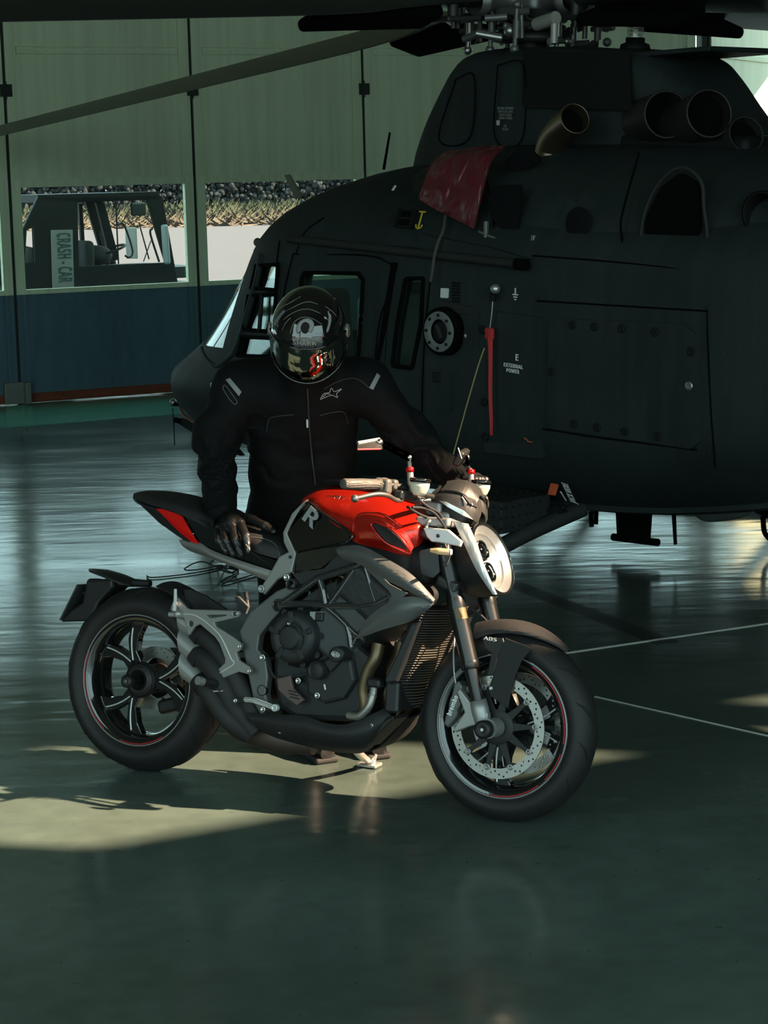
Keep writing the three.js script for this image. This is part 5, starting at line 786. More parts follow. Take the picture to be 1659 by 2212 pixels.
// engine
{
  const e = group('engine', bike), E = (n, g, m = M.engine) => add(n, g, m, e);
  E('crankcase', plate([[0.583,0.572],[0.771,0.613],[0.85,0.582],[0.905,0.506],[0.949,0.481],[0.954,0.393],[0.91,0.271],[0.686,0.254],[0.613,0.285],[0.587,0.373]], -0.15, 0.13, 0.02));
  E('cylinder_block', rbox(0.17, 0.24, 0.3, 0.02, 0.84, 0.58, 0, 0, 0, -0.6), mat(0.06, 0.066, 0.066, 0.55, 0.4)); E('cylinder_head', rbox(0.2, 0.14, 0.32, 0.03, 0.93, 0.68, 0, 0, 0, -0.6));
  E('valve_cover', join([plate([[0.822,0.695],[0.861,0.706],[0.888,0.67],[0.876,0.652],[0.813,0.647]], 0.13, 0.15, 0.005), plate([[0.878,0.699],[0.903,0.723],[0.93,0.709],[0.949,0.669],[0.903,0.657]], 0.12, 0.145, 0.005)]), mat(0.035, 0.038, 0.04, 0.55));
  const c = [[0.687,0.525]][0];
  const cover = group('clutch_cover', e); e.remove(cover);
  E('clutch_cover', turned([c[0], c[1], 0], [c[0], c[1], 1], [[0, 0.204], [0.032, 0.204], [0.036, 0.2], [0.04, 0.19], [0.046, 0.19], [0.06, 0.198], [0.078, 0.188], [0.086, 0.17], [0.088, 0.14], [0.1, 0.138], [0.1, 0.12]], 48));
  for (let i = 0; i < 5; i++) { const a = i / 5 * 2 * PI + 0.35; E('cover_rib', rbox(0.04, 0.02, 0.01, 0.005, 0.064, 0, 0.1925).rotateZ(a).translate(c[0], c[1], 0)); }
  E('cover_boss', join(Array.from({ length: 9 }, (_, i) => { const a = i / 9 * 2 * PI + 0.1; return zrod(c[0] + 0.092 * Math.cos(a), c[1] + 0.092 * Math.sin(a), 0.12, 0.15, 0.011); })));
  for (const p of [[0.68,0.569,0.194],[0.624,0.537,0.186],[0.635,0.48,0.186],[0.751,0.493,0.16],[0.7,0.385,0.15],[0.767,0.343,0.14],[0.567,0.274,0.14],[0.741,0.376,0.14],[0.717,0.491,0.15]]) bolt(p, 0.0055, e);
  bolt([[0.706,0.386,0.16]][0], 0.0105, e); bolt([[0.78,0.346,0.16]][0], 0.0105, e); bolt([[0.571,0.28,0.15]][0], 0.01, e);
  const p1 = [[0.786,0.428]][0]; E('pump_cover', turned([p1[0], p1[1], 0], [p1[0], p1[1], 1], [[0, 0.186], [0.02, 0.186], [0.024, 0.18], [0.026, 0.19], [0.03, 0.188], [0.031, 0.12]], 32));
  const p2 = [[0.856,0.485]][0]; { const fl = turned([0, 0, 0], [0, 0, 1], [[0, 0.188], [0.022, 0.188], [0.027, 0.182], [0.028, 0.1]], 32).scale(1.1, 0.9, 1).rotateZ(0.3).translate(p2[0], p2[1], 0); E('filler_plug', fl); E('plug_ring', new THREE.TorusGeometry(0.014, 0.0018, 6, 28).scale(1, 0.6, 1).rotateZ(-0.2).translate(p2[0], p2[1], 0.189), M.pale); E('lettering', text('RG', 0.011, 0.001).translate(p2[0], p2[1], 0.1885), M.pale); }
  E('side_case', join([plate([[0.723,0.432],[0.825,0.478],[0.894,0.469],[0.911,0.405],[0.87,0.342],[0.799,0.32],[0.735,0.344]], 0.1, 0.155, 0.012), plate([[0.798,0.454],[0.856,0.496],[0.879,0.479],[0.827,0.424]], 0.14, 0.17, 0.006)]));
  E('data_plate', plate([[0.733,0.61],[0.781,0.613],[0.783,0.587],[0.735,0.583]], 0.15, 0.156, 0.001), mat(0.3, 0.31, 0.3, 0.5, 0.5)); E('sensor', rbox(0.03, 0.03, 0.04, 0.006, ...[[0.769,0.596,0.14]][0]), M.black);
  E('sprocket_cover', plate([[0.628,0.386],[0.678,0.401],[0.691,0.359],[0.735,0.327],[0.708,0.307],[0.665,0.329],[0.635,0.351]], 0.155, 0.17, 0.004), M.brown);
  E('cover_slot', join([0, 1, 2].map((i) => rbox(0.035, 0.004, 0.004, 0.001, ...[[0.693,0.341,0.171]][0].map((v, k) => (k === 1 ? v + 0.01 - i * 0.01 : k === 0 ? v + i * 0.004 : v)), 0, 0, -0.1))), M.black);
  E('timing_mark', rbox(0.006, 0.018, 0.003, 0.001, ...[[0.804,0.375,0.158]][0], 0, 0, 0.3), M.pale);
  for (const [z, dx] of [[0.11, 0], [0.0, 0.02], [-0.11, 0.04]]) E('header_pipe', tube([[0.966,0.523,0.12],[0.963,0.482,0.13],[0.938,0.436,0.13],[0.922,0.375,0.125],[0.927,0.316,0.12],[0.894,0.245,0.1]].map((p) => [p[0] + dx, p[1], p[2] - 0.12 + z]), 0.021, 40, 14), M.header);
  E('water_hose', tube([[0.896,0.294,0.16],[0.938,0.297,0.165],[0.97,0.327,0.165],[0.98,0.361,0.16],[0.979,0.394,0.15]], 0.0125, 30, 12), mat(0.28, 0.27, 0.24, 0.4, 0.7));
  E('hose_clamp', join([new THREE.TorusGeometry(0.0135, 0.002, 6, 20).rotateX(1.2).translate(...[[0.98,0.364,0.16]][0])]), M.steel); E('hose_end', rbox(0.05, 0.03, 0.04, 0.01, ...[[0.985,0.405,0.15]][0]), M.black);
  E('wiring', tube([[0.566,0.447,0.14],[0.59,0.404,0.145],[0.617,0.385,0.145],[0.69,0.399,0.15],[0.727,0.409,0.14]], 0.005, 30, 7), M.rubber);
}

// exhaust
{
  const x = group('exhaust', bike), X = (n, g, m) => add(n, g, m, x);
  const pipes = [[[0.281,0.504,0.12],[0.343,0.481,0.135],[0.414,0.419,0.14],[0.467,0.332,0.13],[0.525,0.229,0.1]], [[0.292,0.432,0.14],[0.355,0.408,0.155],[0.414,0.343,0.155],[0.455,0.27,0.14],[0.509,0.197,0.1]], [[0.318,0.35,0.155],[0.367,0.317,0.165],[0.411,0.267,0.16],[0.446,0.227,0.145],[0.491,0.187,0.1]]];
  for (const p of pipes) { X('pipe', tube(p, 0.034, 40, 20), M.matte); X('pipe_band', taper([[...p[0], 0.036], [p[0][0] + 0.03, p[0][1] - 0.02, p[0][2] + 0.008, 0.0365]], 4, 20), M.black); }
  for (const [a, b] of [[[0.285,0.501,0.12],[0.212,0.538,0.12]], [[0.299,0.433,0.14],[0.232,0.467,0.14]], [[0.318,0.353,0.155],[0.251,0.392,0.155]]]) {
    const A = V(...a), Bv = V(...b), d = Bv.clone().sub(A), L = d.length(), g = new THREE.CylinderGeometry(0.027, 0.03, L, 28, 6, true).translate(0, L / 2, 0); d.normalize();
    g.applyQuaternion(new THREE.Quaternion().setFromUnitVectors(V(0, 1, 0), d)).translate(...a); const p = g.attributes.position;
    for (let i = 0; i < p.count; i++) { const q = V(p.getX(i), p.getY(i), p.getZ(i)).sub(A), t = q.dot(d) / L, off = q.clone().addScaledVector(d, -t * L).y, k = t * off * 0.9; p.setXYZ(i, p.getX(i) + d.x * k, p.getY(i) + d.y * k + t * off * 0.35, p.getZ(i) + d.z * k); }
    g.computeVertexNormals(); X('tail_pipe', g, M.alu);
  }
  X('collector', taper([[0.348,0.211,0.03],[0.408,0.198,0.03],[0.549,0.178,0.02],[0.681,0.168,0]].map((p, i) => [...p, [0.03, 0.05, 0.055, 0.04][i]]), 8, 18), M.collector);
}

// footrest bracket and pegs
{
  const f = group('footrest_bracket', bike);
  const hole1 = [[0.345,0.571],[0.434,0.58],[0.43,0.57],[0.366,0.556]], hole2 = circle(...[[0.289,0.536]][0], 0.009, 14), hole3 = circle(...[[0.46,0.581]][0], 0.007, 12);
  add('plate', plate([[0.22,0.62],[0.232,0.616],[0.269,0.586],[0.284,0.583],[0.425,0.591],[0.474,0.592],[0.479,0.583],[0.471,0.572],[0.382,0.547],[0.388,0.536],[0.466,0.502],[0.492,0.485],[0.489,0.468],[0.472,0.456],[0.484,0.433],[0.525,0.415],[0.535,0.401],[0.524,0.39],[0.485,0.395],[0.428,0.37],[0.412,0.356],[0.412,0.329],[0.399,0.328],[0.402,0.349],[0.383,0.361],[0.368,0.36],[0.377,0.37],[0.429,0.419],[0.43,0.432],[0.405,0.48],[0.386,0.5],[0.325,0.537],[0.304,0.527],[0.285,0.499],[0.277,0.503],[0.26,0.552],[0.224,0.554],[0.196,0.555],[0.195,0.567],[0.212,0.573],[0.218,0.602]], 0.162, 0.176, 0.003, false, [hole1, hole2, hole3]), M.silver, f);
  add('ridge', tube([[0.251,0.565,0.177],[0.299,0.566,0.177],[0.34,0.551,0.177],[0.397,0.516,0.177],[0.424,0.485,0.177],[0.456,0.434,0.177],[0.466,0.419,0.177],[0.405,0.38,0.177]], 0.0022, 40, 6), M.pale, f);
  bolt([[0.486,0.478,0.177]][0], 0.0075, f); bolt([[0.528,0.402,0.177]][0], 0.0075, f); bolt([[0.47,0.583,0.177]][0], 0.005, f);
  add('passenger_peg', taper([[0.231,0.647,0.19],[0.233,0.612,0.19],[0.228,0.576,0.188]].map((p, i) => [...p, [0.006, 0.007, 0.012][i]]), 6, 14), M.alu, f);
  add('peg_joint', join([new THREE.SphereGeometry(0.014, 14, 10).translate(...[[0.242,0.565,0.185]][0]), rod(...[[0.208,0.561,0.185],[0.258,0.565,0.18]], 0.009, 0.011, 12)]), M.alu, f);
  add('rider_peg', join([taper([[0.386,0.362,0.26],[0.399,0.356,0.22],[0.409,0.348,0.18]].map((p, i) => [...p, [0.012, 0.013, 0.013][i]]), 4, 12)]), M.black, f);
  add('peg_tip', taper([[0.386,0.363,0.262],[0.391,0.359,0.24]].map((p) => [...p, 0.0145]), 4, 12), M.alu, f);
  add('heel_loop', tube([[0.38,0.339,0.185],[0.388,0.325,0.185],[0.413,0.326,0.185],[0.435,0.329,0.185]], 0.0022, 20, 6), M.pale, f);
  add('brake_pedal', patch([[[0.517,0.314,0.19],[0.525,0.311,0.2],[0.517,0.302,0.19]], [[0.552,0.318,0.19],[0.563,0.314,0.2],[0.555,0.302,0.19]], [[0.594,0.31,0.185],[0.604,0.305,0.195],[0.595,0.294,0.185]], [[0.63,0.301,0.18],[0.641,0.294,0.19],[0.631,0.284,0.18]]], 16, 8, 0.012), M.pale, f);
  add('pedal_pivot', screw(...[[0.637,0.294,0.185]][0], 0.012), M.pale, f); add('pedal_tip', join([rod(...[[0.519,0.306,0.19],[0.51,0.306,0.215]], 0.008, 0.008, 12)]), M.rubber, f); add('tip_screw', screw(...[[0.508,0.307,0.22]][0], 0.0075), M.steel, f);
  // far-side bracket
  const l = group('footrest_bracket', bike);
  add('plate', plate([[0.23,0.613],[0.251,0.613],[0.295,0.581],[0.285,0.555],[0.25,0.562],[0.245,0.593]], -0.168, -0.156, 0.003), M.grey, l); add('passenger_peg', taper([[0.265,0.629,-0.18],[0.271,0.602,-0.18],[0.279,0.576,-0.175]].map((p) => [...p, 0.008]), 4, 10), M.plastic, l);
}

// swing arm, mudguard, plate holder, belly pan, side stand
{
  const s = group('swing_arm', bike);
  add('arm', join([tube([[0.0, 0.315, -0.1], [0.2, 0.36, -0.12], [0.4, 0.37, -0.12], [0.5, 0.36, -0.08]], 0.04, 30, 14), rbox(0.09, 0.14, 0.2, 0.03, 0.49, 0.36, 0)]), M.black, s);
  add('chain_guard', plate([[0.02, 0.42], [0.3, 0.45], [0.32, 0.43], [0.05, 0.39]], -0.1, -0.09, 0.002), M.matte, s);
  add('axle_carrier', aboutZ([[0, -0.15], [0.07, -0.15], [0.075, -0.08], [0, -0.08]], 28).translate(0, 0.315, 0), M.black, s);
  add('hugger', patch(whole([0.9, 1.05, 1.2, 1.35].map((a, i) => [[0.335 * Math.cos(a), 0.315 + 0.335 * Math.sin(a), 0.08], [0.345 * Math.cos(a), 0.315 + 0.345 * Math.sin(a), 0.05], [0.35 * Math.cos(a), 0.315 + 0.35 * Math.sin(a), 0]])), 14, 16, 0.004), M.matte, s);
  add('hugger_skirt', plate([[0.168,0.635],[0.194,0.64],[0.256,0.623],[0.355,0.578],[0.214,0.57],[0.178,0.596]], 0.04, 0.055, 0.004), M.matte, s);
  const h = group('plate_holder', bike);
  add('spoiler', patch(whole([[[-0.231,0.667,0.05],[-0.269,0.668,0]], [[-0.161,0.653,0.06],[-0.205,0.668,0]], [[-0.098,0.635,0.055],[-0.133,0.657,0]], [[-0.073,0.63,0.03],[-0.088,0.641,0]]]), 14, 12, 0.008), M.plastic, h);
  add('arm', taper([[-0.146,0.64,0],[-0.076,0.64,0],[-0.008,0.642,0]].map((p, i) => [...p, [0.02, 0.014, 0.012][i]]), 6, 12), M.black, h);
  add('carrier', plate([[-0.246,0.639],[-0.132,0.653],[-0.131,0.622],[-0.187,0.566],[-0.218,0.499],[-0.349,0.485],[-0.314,0.527],[-0.261,0.56]], -0.05, 0.05, 0.01), M.black, h);
  { const a = [[-0.275,0.621]][0], b = [[-0.345,0.492]][0], d = V(b[0] - a[0], b[1] - a[1], 0), L = d.length(); d.normalize(); const n = V(-d.y, d.x, 0).multiplyScalar(-1); const g = rbox(L, 0.006, 0.12, 0.002, L / 2, 0, 0).applyMatrix4(new THREE.Matrix4().makeBasis(d, n, V().crossVectors(d, n)).setPosition(a[0], a[1], 0)); add('number_plate_back', g, mat(0.02, 0.024, 0.024, 0.5), h); }
  add('plate_lamp', rbox(0.03, 0.02, 0.05, 0.006, ...[[-0.243,0.633,0]][0]), M.plastic, h); add('plate_screw', rod(...[[-0.27,0.593,0.03],[-0.25,0.585,0.04]], 0.004, 0.004, 8), M.steel, h);
  // belly pan
  const b = group('belly_pan', bike);
  for (const k of [1, -1]) add('shell', patch([[[0.513,0.26,0.15],[0.633,0.267,0.16],[0.733,0.275,0.165],[0.812,0.261,0.165],[0.886,0.262,0.16],[0.949,0.291,0.14],[0.995,0.321,0.1]], [[0.528,0.246,0.16],[0.644,0.244,0.175],[0.744,0.243,0.18],[0.821,0.233,0.178],[0.894,0.232,0.172],[0.965,0.252,0.15],[1.013,0.301,0.1]], [[0.538,0.22,0.13],[0.624,0.206,0.14],[0.721,0.2,0.14],[0.797,0.191,0.135],[0.872,0.19,0.13],[0.945,0.205,0.11],[1.009,0.289,0.08]], [[0.512,0.196,0.06],[0.568,0.177,0.05],[0.661,0.165,0.04],[0.735,0.157,0.03],[0.814,0.157,0.03],[0.9,0.175,0.03],[0.994,0.278,0.04]]].map((r) => r.map((p) => [p[0], p[1], p[2] * k])), 20, 40, 0.004 * k), M.matte, b);
  add('belly_flap', plate([[0.924,0.202],[0.941,0.195],[1.037,0.293],[1.036,0.302],[1.013,0.291]], 0.02, 0.12, 0.004), M.black, b);
  bolt([[0.642,0.214,0.155]][0], 0.006, b); bolt([[0.975,0.269,0.145]][0], 0.006, b);
  const st = group('side_stand', bike);
  add('leg', join([taper([[0.74, 0.17, -0.12, 0.016], [0.715, 0.11, -0.24, 0.014], [0.69, 0.075, -0.345, 0.011]], 6, 12)]), mat(0.7, 0.68, 0.62, 0.3, 0.8), st);
  add('foot', join([rbox(0.075, 0.012, 0.05, 0.004, 0.685, 0.062, -0.36, 0.15), taper([[0.7, 0.07, -0.35, 0.012], [0.718, 0.1, -0.345, 0.005]], 4, 10)]), mat(0.7, 0.68, 0.62, 0.3, 0.8), st);
}
// ---------------------------------------------------------------- rider, built from joints joined smoothly; world axes
{
  const person = group('person'); tag(person, 'person in black jacket and full-face helmet bent over the motorcycle', 'person');
  const J = {}; const names = ['pelvis', 'hipR', 'hipL', 'kneeR', 'kneeL', 'ankleR', 'ankleL', 'waist', 'chest', 'neck', 'shR', 'shL', 'elR', 'wrR', 'elL', 'wrL', 'head'];
  const pts = [[-0.288,0.846,-7.46],[-0.371,0.816,-7.46],[-0.201,0.823,-7.44],[-0.366,0.409,-7.42],[-0.154,0.403,-7.42],[-0.297,0.04,-7.36],[-0.098,0.027,-7.4],[-0.278,0.998,-7.43],[-0.269,1.2,-7.36],[-0.25,1.344,-7.26],[-0.476,1.291,-7.33],[-0.059,1.292,-7.31],[-0.566,1.135,-7.27],[-0.545,0.924,-7.08],[0.099,1.123,-7.28],[0.236,0.99,-7.2],[-0.234,1.492,-7.14]];
  names.forEach((n, i) => (J[n] = V(...pts[i])));
  const C = []; const cap = (a, b, r0, r1) => C.push([a, b, r0, r1]);
  const off = (p, x, y = 0, z = 0) => p.clone().add(V(x, y, z));
  for (const s of [-1, 1]) {
    cap(off(J.chest, s * 0.085, 0.06, 0), off(J.waist, s * 0.07, 0, 0.0), 0.115, 0.105);
    cap(off(J.waist, s * 0.07, 0, 0), off(J.pelvis, s * 0.075, 0.02, 0), 0.104, 0.112);
  }
  cap(J.chest, J.neck, 0.12, 0.085); cap(J.neck, off(J.head, 0, -0.05, -0.03), 0.078, 0.07);
  cap(off(J.chest, 0, 0.1, 0), J.shR, 0.11, 0.085); cap(off(J.chest, 0, 0.1, 0), J.shL, 0.11, 0.085);
  cap(J.shR, J.elR, 0.086, 0.07); cap(J.elR, J.wrR, 0.069, 0.05); cap(J.shL, J.elL, 0.084, 0.066); cap(J.elL, J.wrL, 0.066, 0.044);
  cap(J.pelvis, J.hipR, 0.11, 0.1); cap(J.pelvis, J.hipL, 0.11, 0.1); cap(J.hipR, J.kneeR, 0.1, 0.075); cap(J.hipL, J.kneeL, 0.1, 0.075); cap(J.kneeR, J.ankleR, 0.074, 0.06); cap(J.kneeL, J.ankleL, 0.074, 0.06);
  const capd = (p, [a, b, r0, r1]) => { const ax = b.x - a.x, ay = b.y - a.y, az = b.z - a.z, px = p[0] - a.x, py = p[1] - a.y, pz = p[2] - a.z, h = Math.max(0, Math.min(1, (px * ax + py * ay + pz * az) / (ax * ax + ay * ay + az * az))); const dx = px - ax * h, dy = py - ay * h, dz = pz - az * h; return Math.sqrt(dx * dx + dy * dy + dz * dz) - (r0 + (r1 - r0) * h); };
  const smin = (a, b, k) => { const h = Math.max(0, k - Math.abs(a - b)) / k; return Math.min(a, b) - h * h * k * 0.25; };
  const folds = (x, y, z) => { // cloth creases, stronger about the elbows and the waist
    const e1 = Math.exp(-(((x - J.elR.x) ** 2 + (y - J.elR.y) ** 2) / 0.02)), e2 = Math.exp(-(((x - J.elL.x) ** 2 + (y - J.elL.y) ** 2) / 0.02)), e3 = Math.exp(-(((x - J.wrL.x) ** 2 + (y - J.wrL.y) ** 2) / 0.012)), e4 = Math.exp(-(((x - J.wrR.x) ** 2 + (y - J.wrR.y - 0.06) ** 2) / 0.008)), w = Math.exp(-((y - J.waist.y) ** 2) / 0.02);
    const n = noise2(x * 14 + 40, y * 14 + z * 9 + 30, 1e6, 1e6, 5) - 0.5, r = Math.sin((y * 1.0 - x * 0.55 + 0.25 * n) * 75), q = Math.sin((y + x * 0.5 + 0.2 * n) * 70);
    return 0.012 * n + 0.007 * r * Math.min(1, e1 + e4) + 0.007 * q * Math.min(1, e2 + e3) + 0.004 * Math.sin((y + 0.3 * x + n * 0.1) * 60) * w;
  };
  const body = (x, y, z) => { let d = 1e9; const p = [x, y, z]; for (const c of C) d = smin(d, capd(p, c), 0.05); d += folds(x, y, z); const hem = y - (J.pelvis.y - 0.02); return d; };
  const lo = [-0.78, 0.04, -7.72], hi = [0.44, 1.5, -6.96], N = 132;
  const mesh = (f, lo, hi, N, max = 220000) => {
    const mc = new MarchingCubes(N, new THREE.MeshStandardMaterial(), false, false, max); mc.isolation = 0; mc.field.fill(-1);
    const at = (i, k) => lo[k] + (hi[k] - lo[k]) * i / (N - 1);
    for (let k = 0; k < N; k++) for (let j = 0; j < N; j++) for (let i = 0; i < N; i++) mc.field[N * N * k + N * j + i] = -f(at(i, 0), at(j, 1), at(k, 2));
    mc.update(); const n = mc.count, pos = new Float32Array(n * 3), h = N / 2;
    for (let i = 0; i < n; i++) for (let c = 0; c < 3; c++) { const g = mc.positionArray[i * 3 + c] * h + h; pos[i * 3 + c] = lo[c] + (hi[c] - lo[c]) * g / (N - 1); }
    let g = new THREE.BufferGeometry(); g.setAttribute('position', new THREE.BufferAttribute(pos, 3)); g = mergeVertices(g, 1e-5); g.computeVertexNormals(); g.setAttribute('uv', new THREE.BufferAttribute(new Float32Array(g.attributes.position.count * 2), 2)); { const p = g.attributes.position, uv = g.attributes.uv; for (let i = 0; i < p.count; i++) uv.setXY(i, p.getX(i), p.getY(i)); } return g;
  };
  const weave = texture(256, 256, (u, v) => 0.5 + 0.25 * Math.sin(u * 2 * PI * 48) * Math.sin(v * 2 * PI * 48) + 0.25 * noise2(u * 64, v * 64, 64, 64), false, 4);
  const cloth = mat(0.0024, 0.0029, 0.003, 0.8, 0, { bumpMap: weave, bumpScale: 0.0012, specularIntensity: 0.35 });
  add('body', mesh(body, lo, hi, N), cloth, person);
  const eye = V(0, 1.988, 0), onBody = (p, lift = 0.002) => { const d = V(...p).sub(eye).normalize(), q = V(...p); for (let i = 0; i < 80; i++) { const s = body(q.x, q.y, q.z) - lift; q.addScaledVector(d, s * 0.8); if (Math.abs(s) < 1e-4) break; } return q.toArray(); };
  const line = (name, ps, r, m) => add(name, tube(ps.map((p) => onBody(p, r * 0.6)), r, ps.length * 6, 5), m, person);
  const trim = mat(0.025, 0.026, 0.027, 0.6), print = mat(0.35, 0.35, 0.34, 0.6);
  line('zip', [[-0.238,1.322,-6.95],[-0.237,1.259,-6.95],[-0.236,1.198,-6.95],[-0.232,1.122,-6.95],[-0.227,1.061,-6.95],[-0.222,1.003,-6.95]], 0.0035, trim);
  add('zip_pull', rbox(0.008, 0.03, 0.006, 0.002, ...onBody([[-0.242,1.206,-6.95]][0], 0.006)), mat(0.3, 0.3, 0.3, 0.4, 0.8), person);
  line('chest_seam', [[-0.375,1.183,-6.95],[-0.366,1.223,-6.95],[-0.337,1.232,-6.95],[-0.283,1.236,-6.95]], 0.0018, trim); line('chest_seam', [[-0.202,1.23,-6.95],[-0.165,1.239,-6.95],[-0.123,1.239,-6.95],[-0.109,1.201,-6.95]], 0.0018, trim);
  line('shoulder_seam', [[-0.184,1.318,-6.95],[-0.131,1.343,-6.95],[-0.078,1.348,-6.95],[-0.034,1.314,-6.95]], 0.002, trim);
  line('chest_logo', [[-0.197,1.285,-6.95],[-0.185,1.302,-6.95],[-0.168,1.305,-6.95],[-0.16,1.32,-6.95],[-0.151,1.308,-6.95],[-0.127,1.316,-6.95],[-0.144,1.301,-6.95],[-0.141,1.288,-6.95],[-0.158,1.296,-6.95],[-0.176,1.292,-6.95],[-0.197,1.283,-6.95]], 0.0014, print); line('chest_logo', [[-0.189,1.291,-6.95],[-0.176,1.301,-6.95],[-0.164,1.299,-6.95]], 0.0012, print);
  line('sleeve_print', [[-0.513,1.329,-6.95],[-0.505,1.338,-6.95],[-0.485,1.31,-6.95],[-0.468,1.283,-6.95],[-0.476,1.275,-6.95],[-0.494,1.295,-6.95],[-0.513,1.329,-6.95]], 0.0013, mat(0.12, 0.12, 0.12, 0.6));
  const band = mat(0.16, 0.17, 0.17, 0.5);
  const strip = (name, q) => { const rows = [0, 0.33, 0.66, 1].map((t) => [0, 0.25, 0.5, 0.75, 1].map((s) => onBody([0, 1, 2].map((c) => (q[0][c] * (1 - s) + q[1][c] * s) * (1 - t) + (q[3][c] * (1 - s) + q[2][c] * s) * t), 0.003))); add(name, patch(rows, 6, 12, -0.002), band, person); };
  strip('reflective_band', [[-0.503,1.356,-6.95],[-0.488,1.361,-6.95],[-0.452,1.315,-6.95],[-0.461,1.301,-6.95]]); strip('reflective_band', [[-0.038,1.317,-6.95],[-0.025,1.31,-6.95],[-0.001,1.355,-6.95],[-0.012,1.364,-6.95]]);
  // cuffs, hem
  add('cuff', turned(J.wrR.toArray(), J.elR.toArray(), [[0.042, -0.03], [0.054, -0.028], [0.057, 0.0], [0.058, 0.035], [0.05, 0.04]], 20), cloth, person);
  add('cuff', turned(J.wrL.toArray(), J.elL.toArray(), [[0.036, -0.02], [0.046, -0.02], [0.05, 0.02], [0.052, 0.05], [0.045, 0.055]], 20), cloth, person);
  add('waist_tab', rbox(0.03, 0.08, 0.04, 0.01, ...onBody([[-0.416,0.944,-7]][0], -0.005)), cloth, person);

  // gloves: palm, four fingers of unequal length, thumb at the side of the palm
  const leather = mat(0.007, 0.007, 0.007, 0.42, 0, { bumpMap: paintBump, bumpScale: 0.001 }), armour = mat(0.02, 0.02, 0.02, 0.15, 0, { clearcoat: 1 });
  const glove = (name, chains, knuckles, prints) => {
    const k = []; let mn = [9, 9, 9], mx = [-9, -9, -9]; const put = (a, b, r0, r1, g) => { k.push([V(...a), V(...b), r0, r1, g]); for (const p of [a, b]) for (let c = 0; c < 3; c++) { mn[c] = Math.min(mn[c], p[c] - 0.05); mx[c] = Math.max(mx[c], p[c] + 0.05); } };
    chains.forEach((ch, gi) => { for (let i = 0; i + 1 < ch.p.length; i++) put(ch.p[i], ch.p[i + 1], ch.r[i], ch.r[i + 1], gi); });
    const f = (x, y, z) => { const per = {}; for (const c of k) { const d = capd([x, y, z], c); per[c[4]] = per[c[4]] === undefined ? d : smin(per[c[4]], d, 0.008); } let palm = per[0], d = palm; for (const g of Object.keys(per)) if (g !== '0') d = Math.min(d, smin(palm, per[g], 0.012)); return d + 0.0012 * Math.sin((x + y) * 420) * 0.5; };
    const g = group(name, person); add('leather', mesh(f, mn, mx, 64, 60000), leather, g);
    for (const [p, r] of knuckles) add('knuckle_guard', new THREE.SphereGeometry(r, 12, 8).scale(1, 0.8, 1).translate(...p), armour, g);
    for (const ps of prints ?? []) add('print', tube(ps, 0.0014, 12, 5), mat(0.2, 0.19, 0.16, 0.6), g);
    return g;
  };
  {
    const w = J.wrR.toArray(), [kp, kr, km, ki, mp, mr, mm, mi, tp, tr, tm, ti, t0, t1, t2, t3, palm] = [[-0.549,0.856,-7.016],[-0.528,0.866,-6.995],[-0.501,0.877,-6.978],[-0.473,0.879,-6.971],[-0.543,0.83,-6.95],[-0.517,0.831,-6.924],[-0.485,0.838,-6.903],[-0.451,0.85,-6.892],[-0.52,0.796,-6.929],[-0.496,0.791,-6.905],[-0.469,0.792,-6.883],[-0.443,0.804,-6.873],[-0.487,0.885,-7.079],[-0.436,0.882,-7.014],[-0.392,0.871,-6.957],[-0.361,0.857,-6.925],[-0.517,0.882,-7.084]];
    glove('glove', [{ p: [w, palm, km], r: [0.036, 0.036, 0.026] }, { p: [palm, kp, mp, tp], r: [0.022, 0.0145, 0.0125, 0.0105] }, { p: [palm, kr, mr, tr], r: [0.022, 0.0155, 0.0135, 0.0115] }, { p: [palm, km, mm, tm], r: [0.022, 0.0155, 0.0138, 0.0118] }, { p: [palm, ki, mi, ti], r: [0.022, 0.0155, 0.0138, 0.0115] }, { p: [palm, t0, t1, t2, t3], r: [0.022, 0.02, 0.0165, 0.014, 0.011] }],
      [...[kp, kr, km, ki].map((p) => [[p[0], p[1] + 0.006, p[2] + 0.005], 0.0135])], [[[-0.536,0.816,-6.923],[-0.528,0.805,-6.914],[-0.516,0.8,-6.906]], [[-0.45,0.827,-6.863],[-0.443,0.819,-6.857],[-0.446,0.81,-6.858]]]);
  }
  {
    const toW = (p) => V(...p).applyMatrix4(bike.matrixWorld).toArray(); bike.updateMatrixWorld(true);
    const w = J.wrL.toArray(), palm = toW([1.0, 1.05, -0.36]), ch = [[-0.318, 1], [-0.343, 1.05], [-0.368, 1.02], [-0.392, 0.92]].map(([z, k]) => ({ p: [palm, toW([1.024, 1.062, z]), toW([1.056, 1.052, z]), toW([1.062, 1.026, z]), toW([1.042, 1.004, z * 1])], r: [0.022, 0.0145, 0.0135, 0.0125, 0.011].map((r) => r * (0.9 + 0.1 * k)) }));
    glove('glove', [{ p: [w, palm], r: [0.034, 0.034] }, ...ch, { p: [palm, toW([1.0, 1.04, -0.31]), toW([1.02, 1.005, -0.295]), toW([1.045, 1.0, -0.285])], r: [0.024, 0.018, 0.015, 0.012] }], ch.map((c) => [c.p[1], 0.014]).concat(ch.map((c) => [c.p[2], 0.0125])));
  }
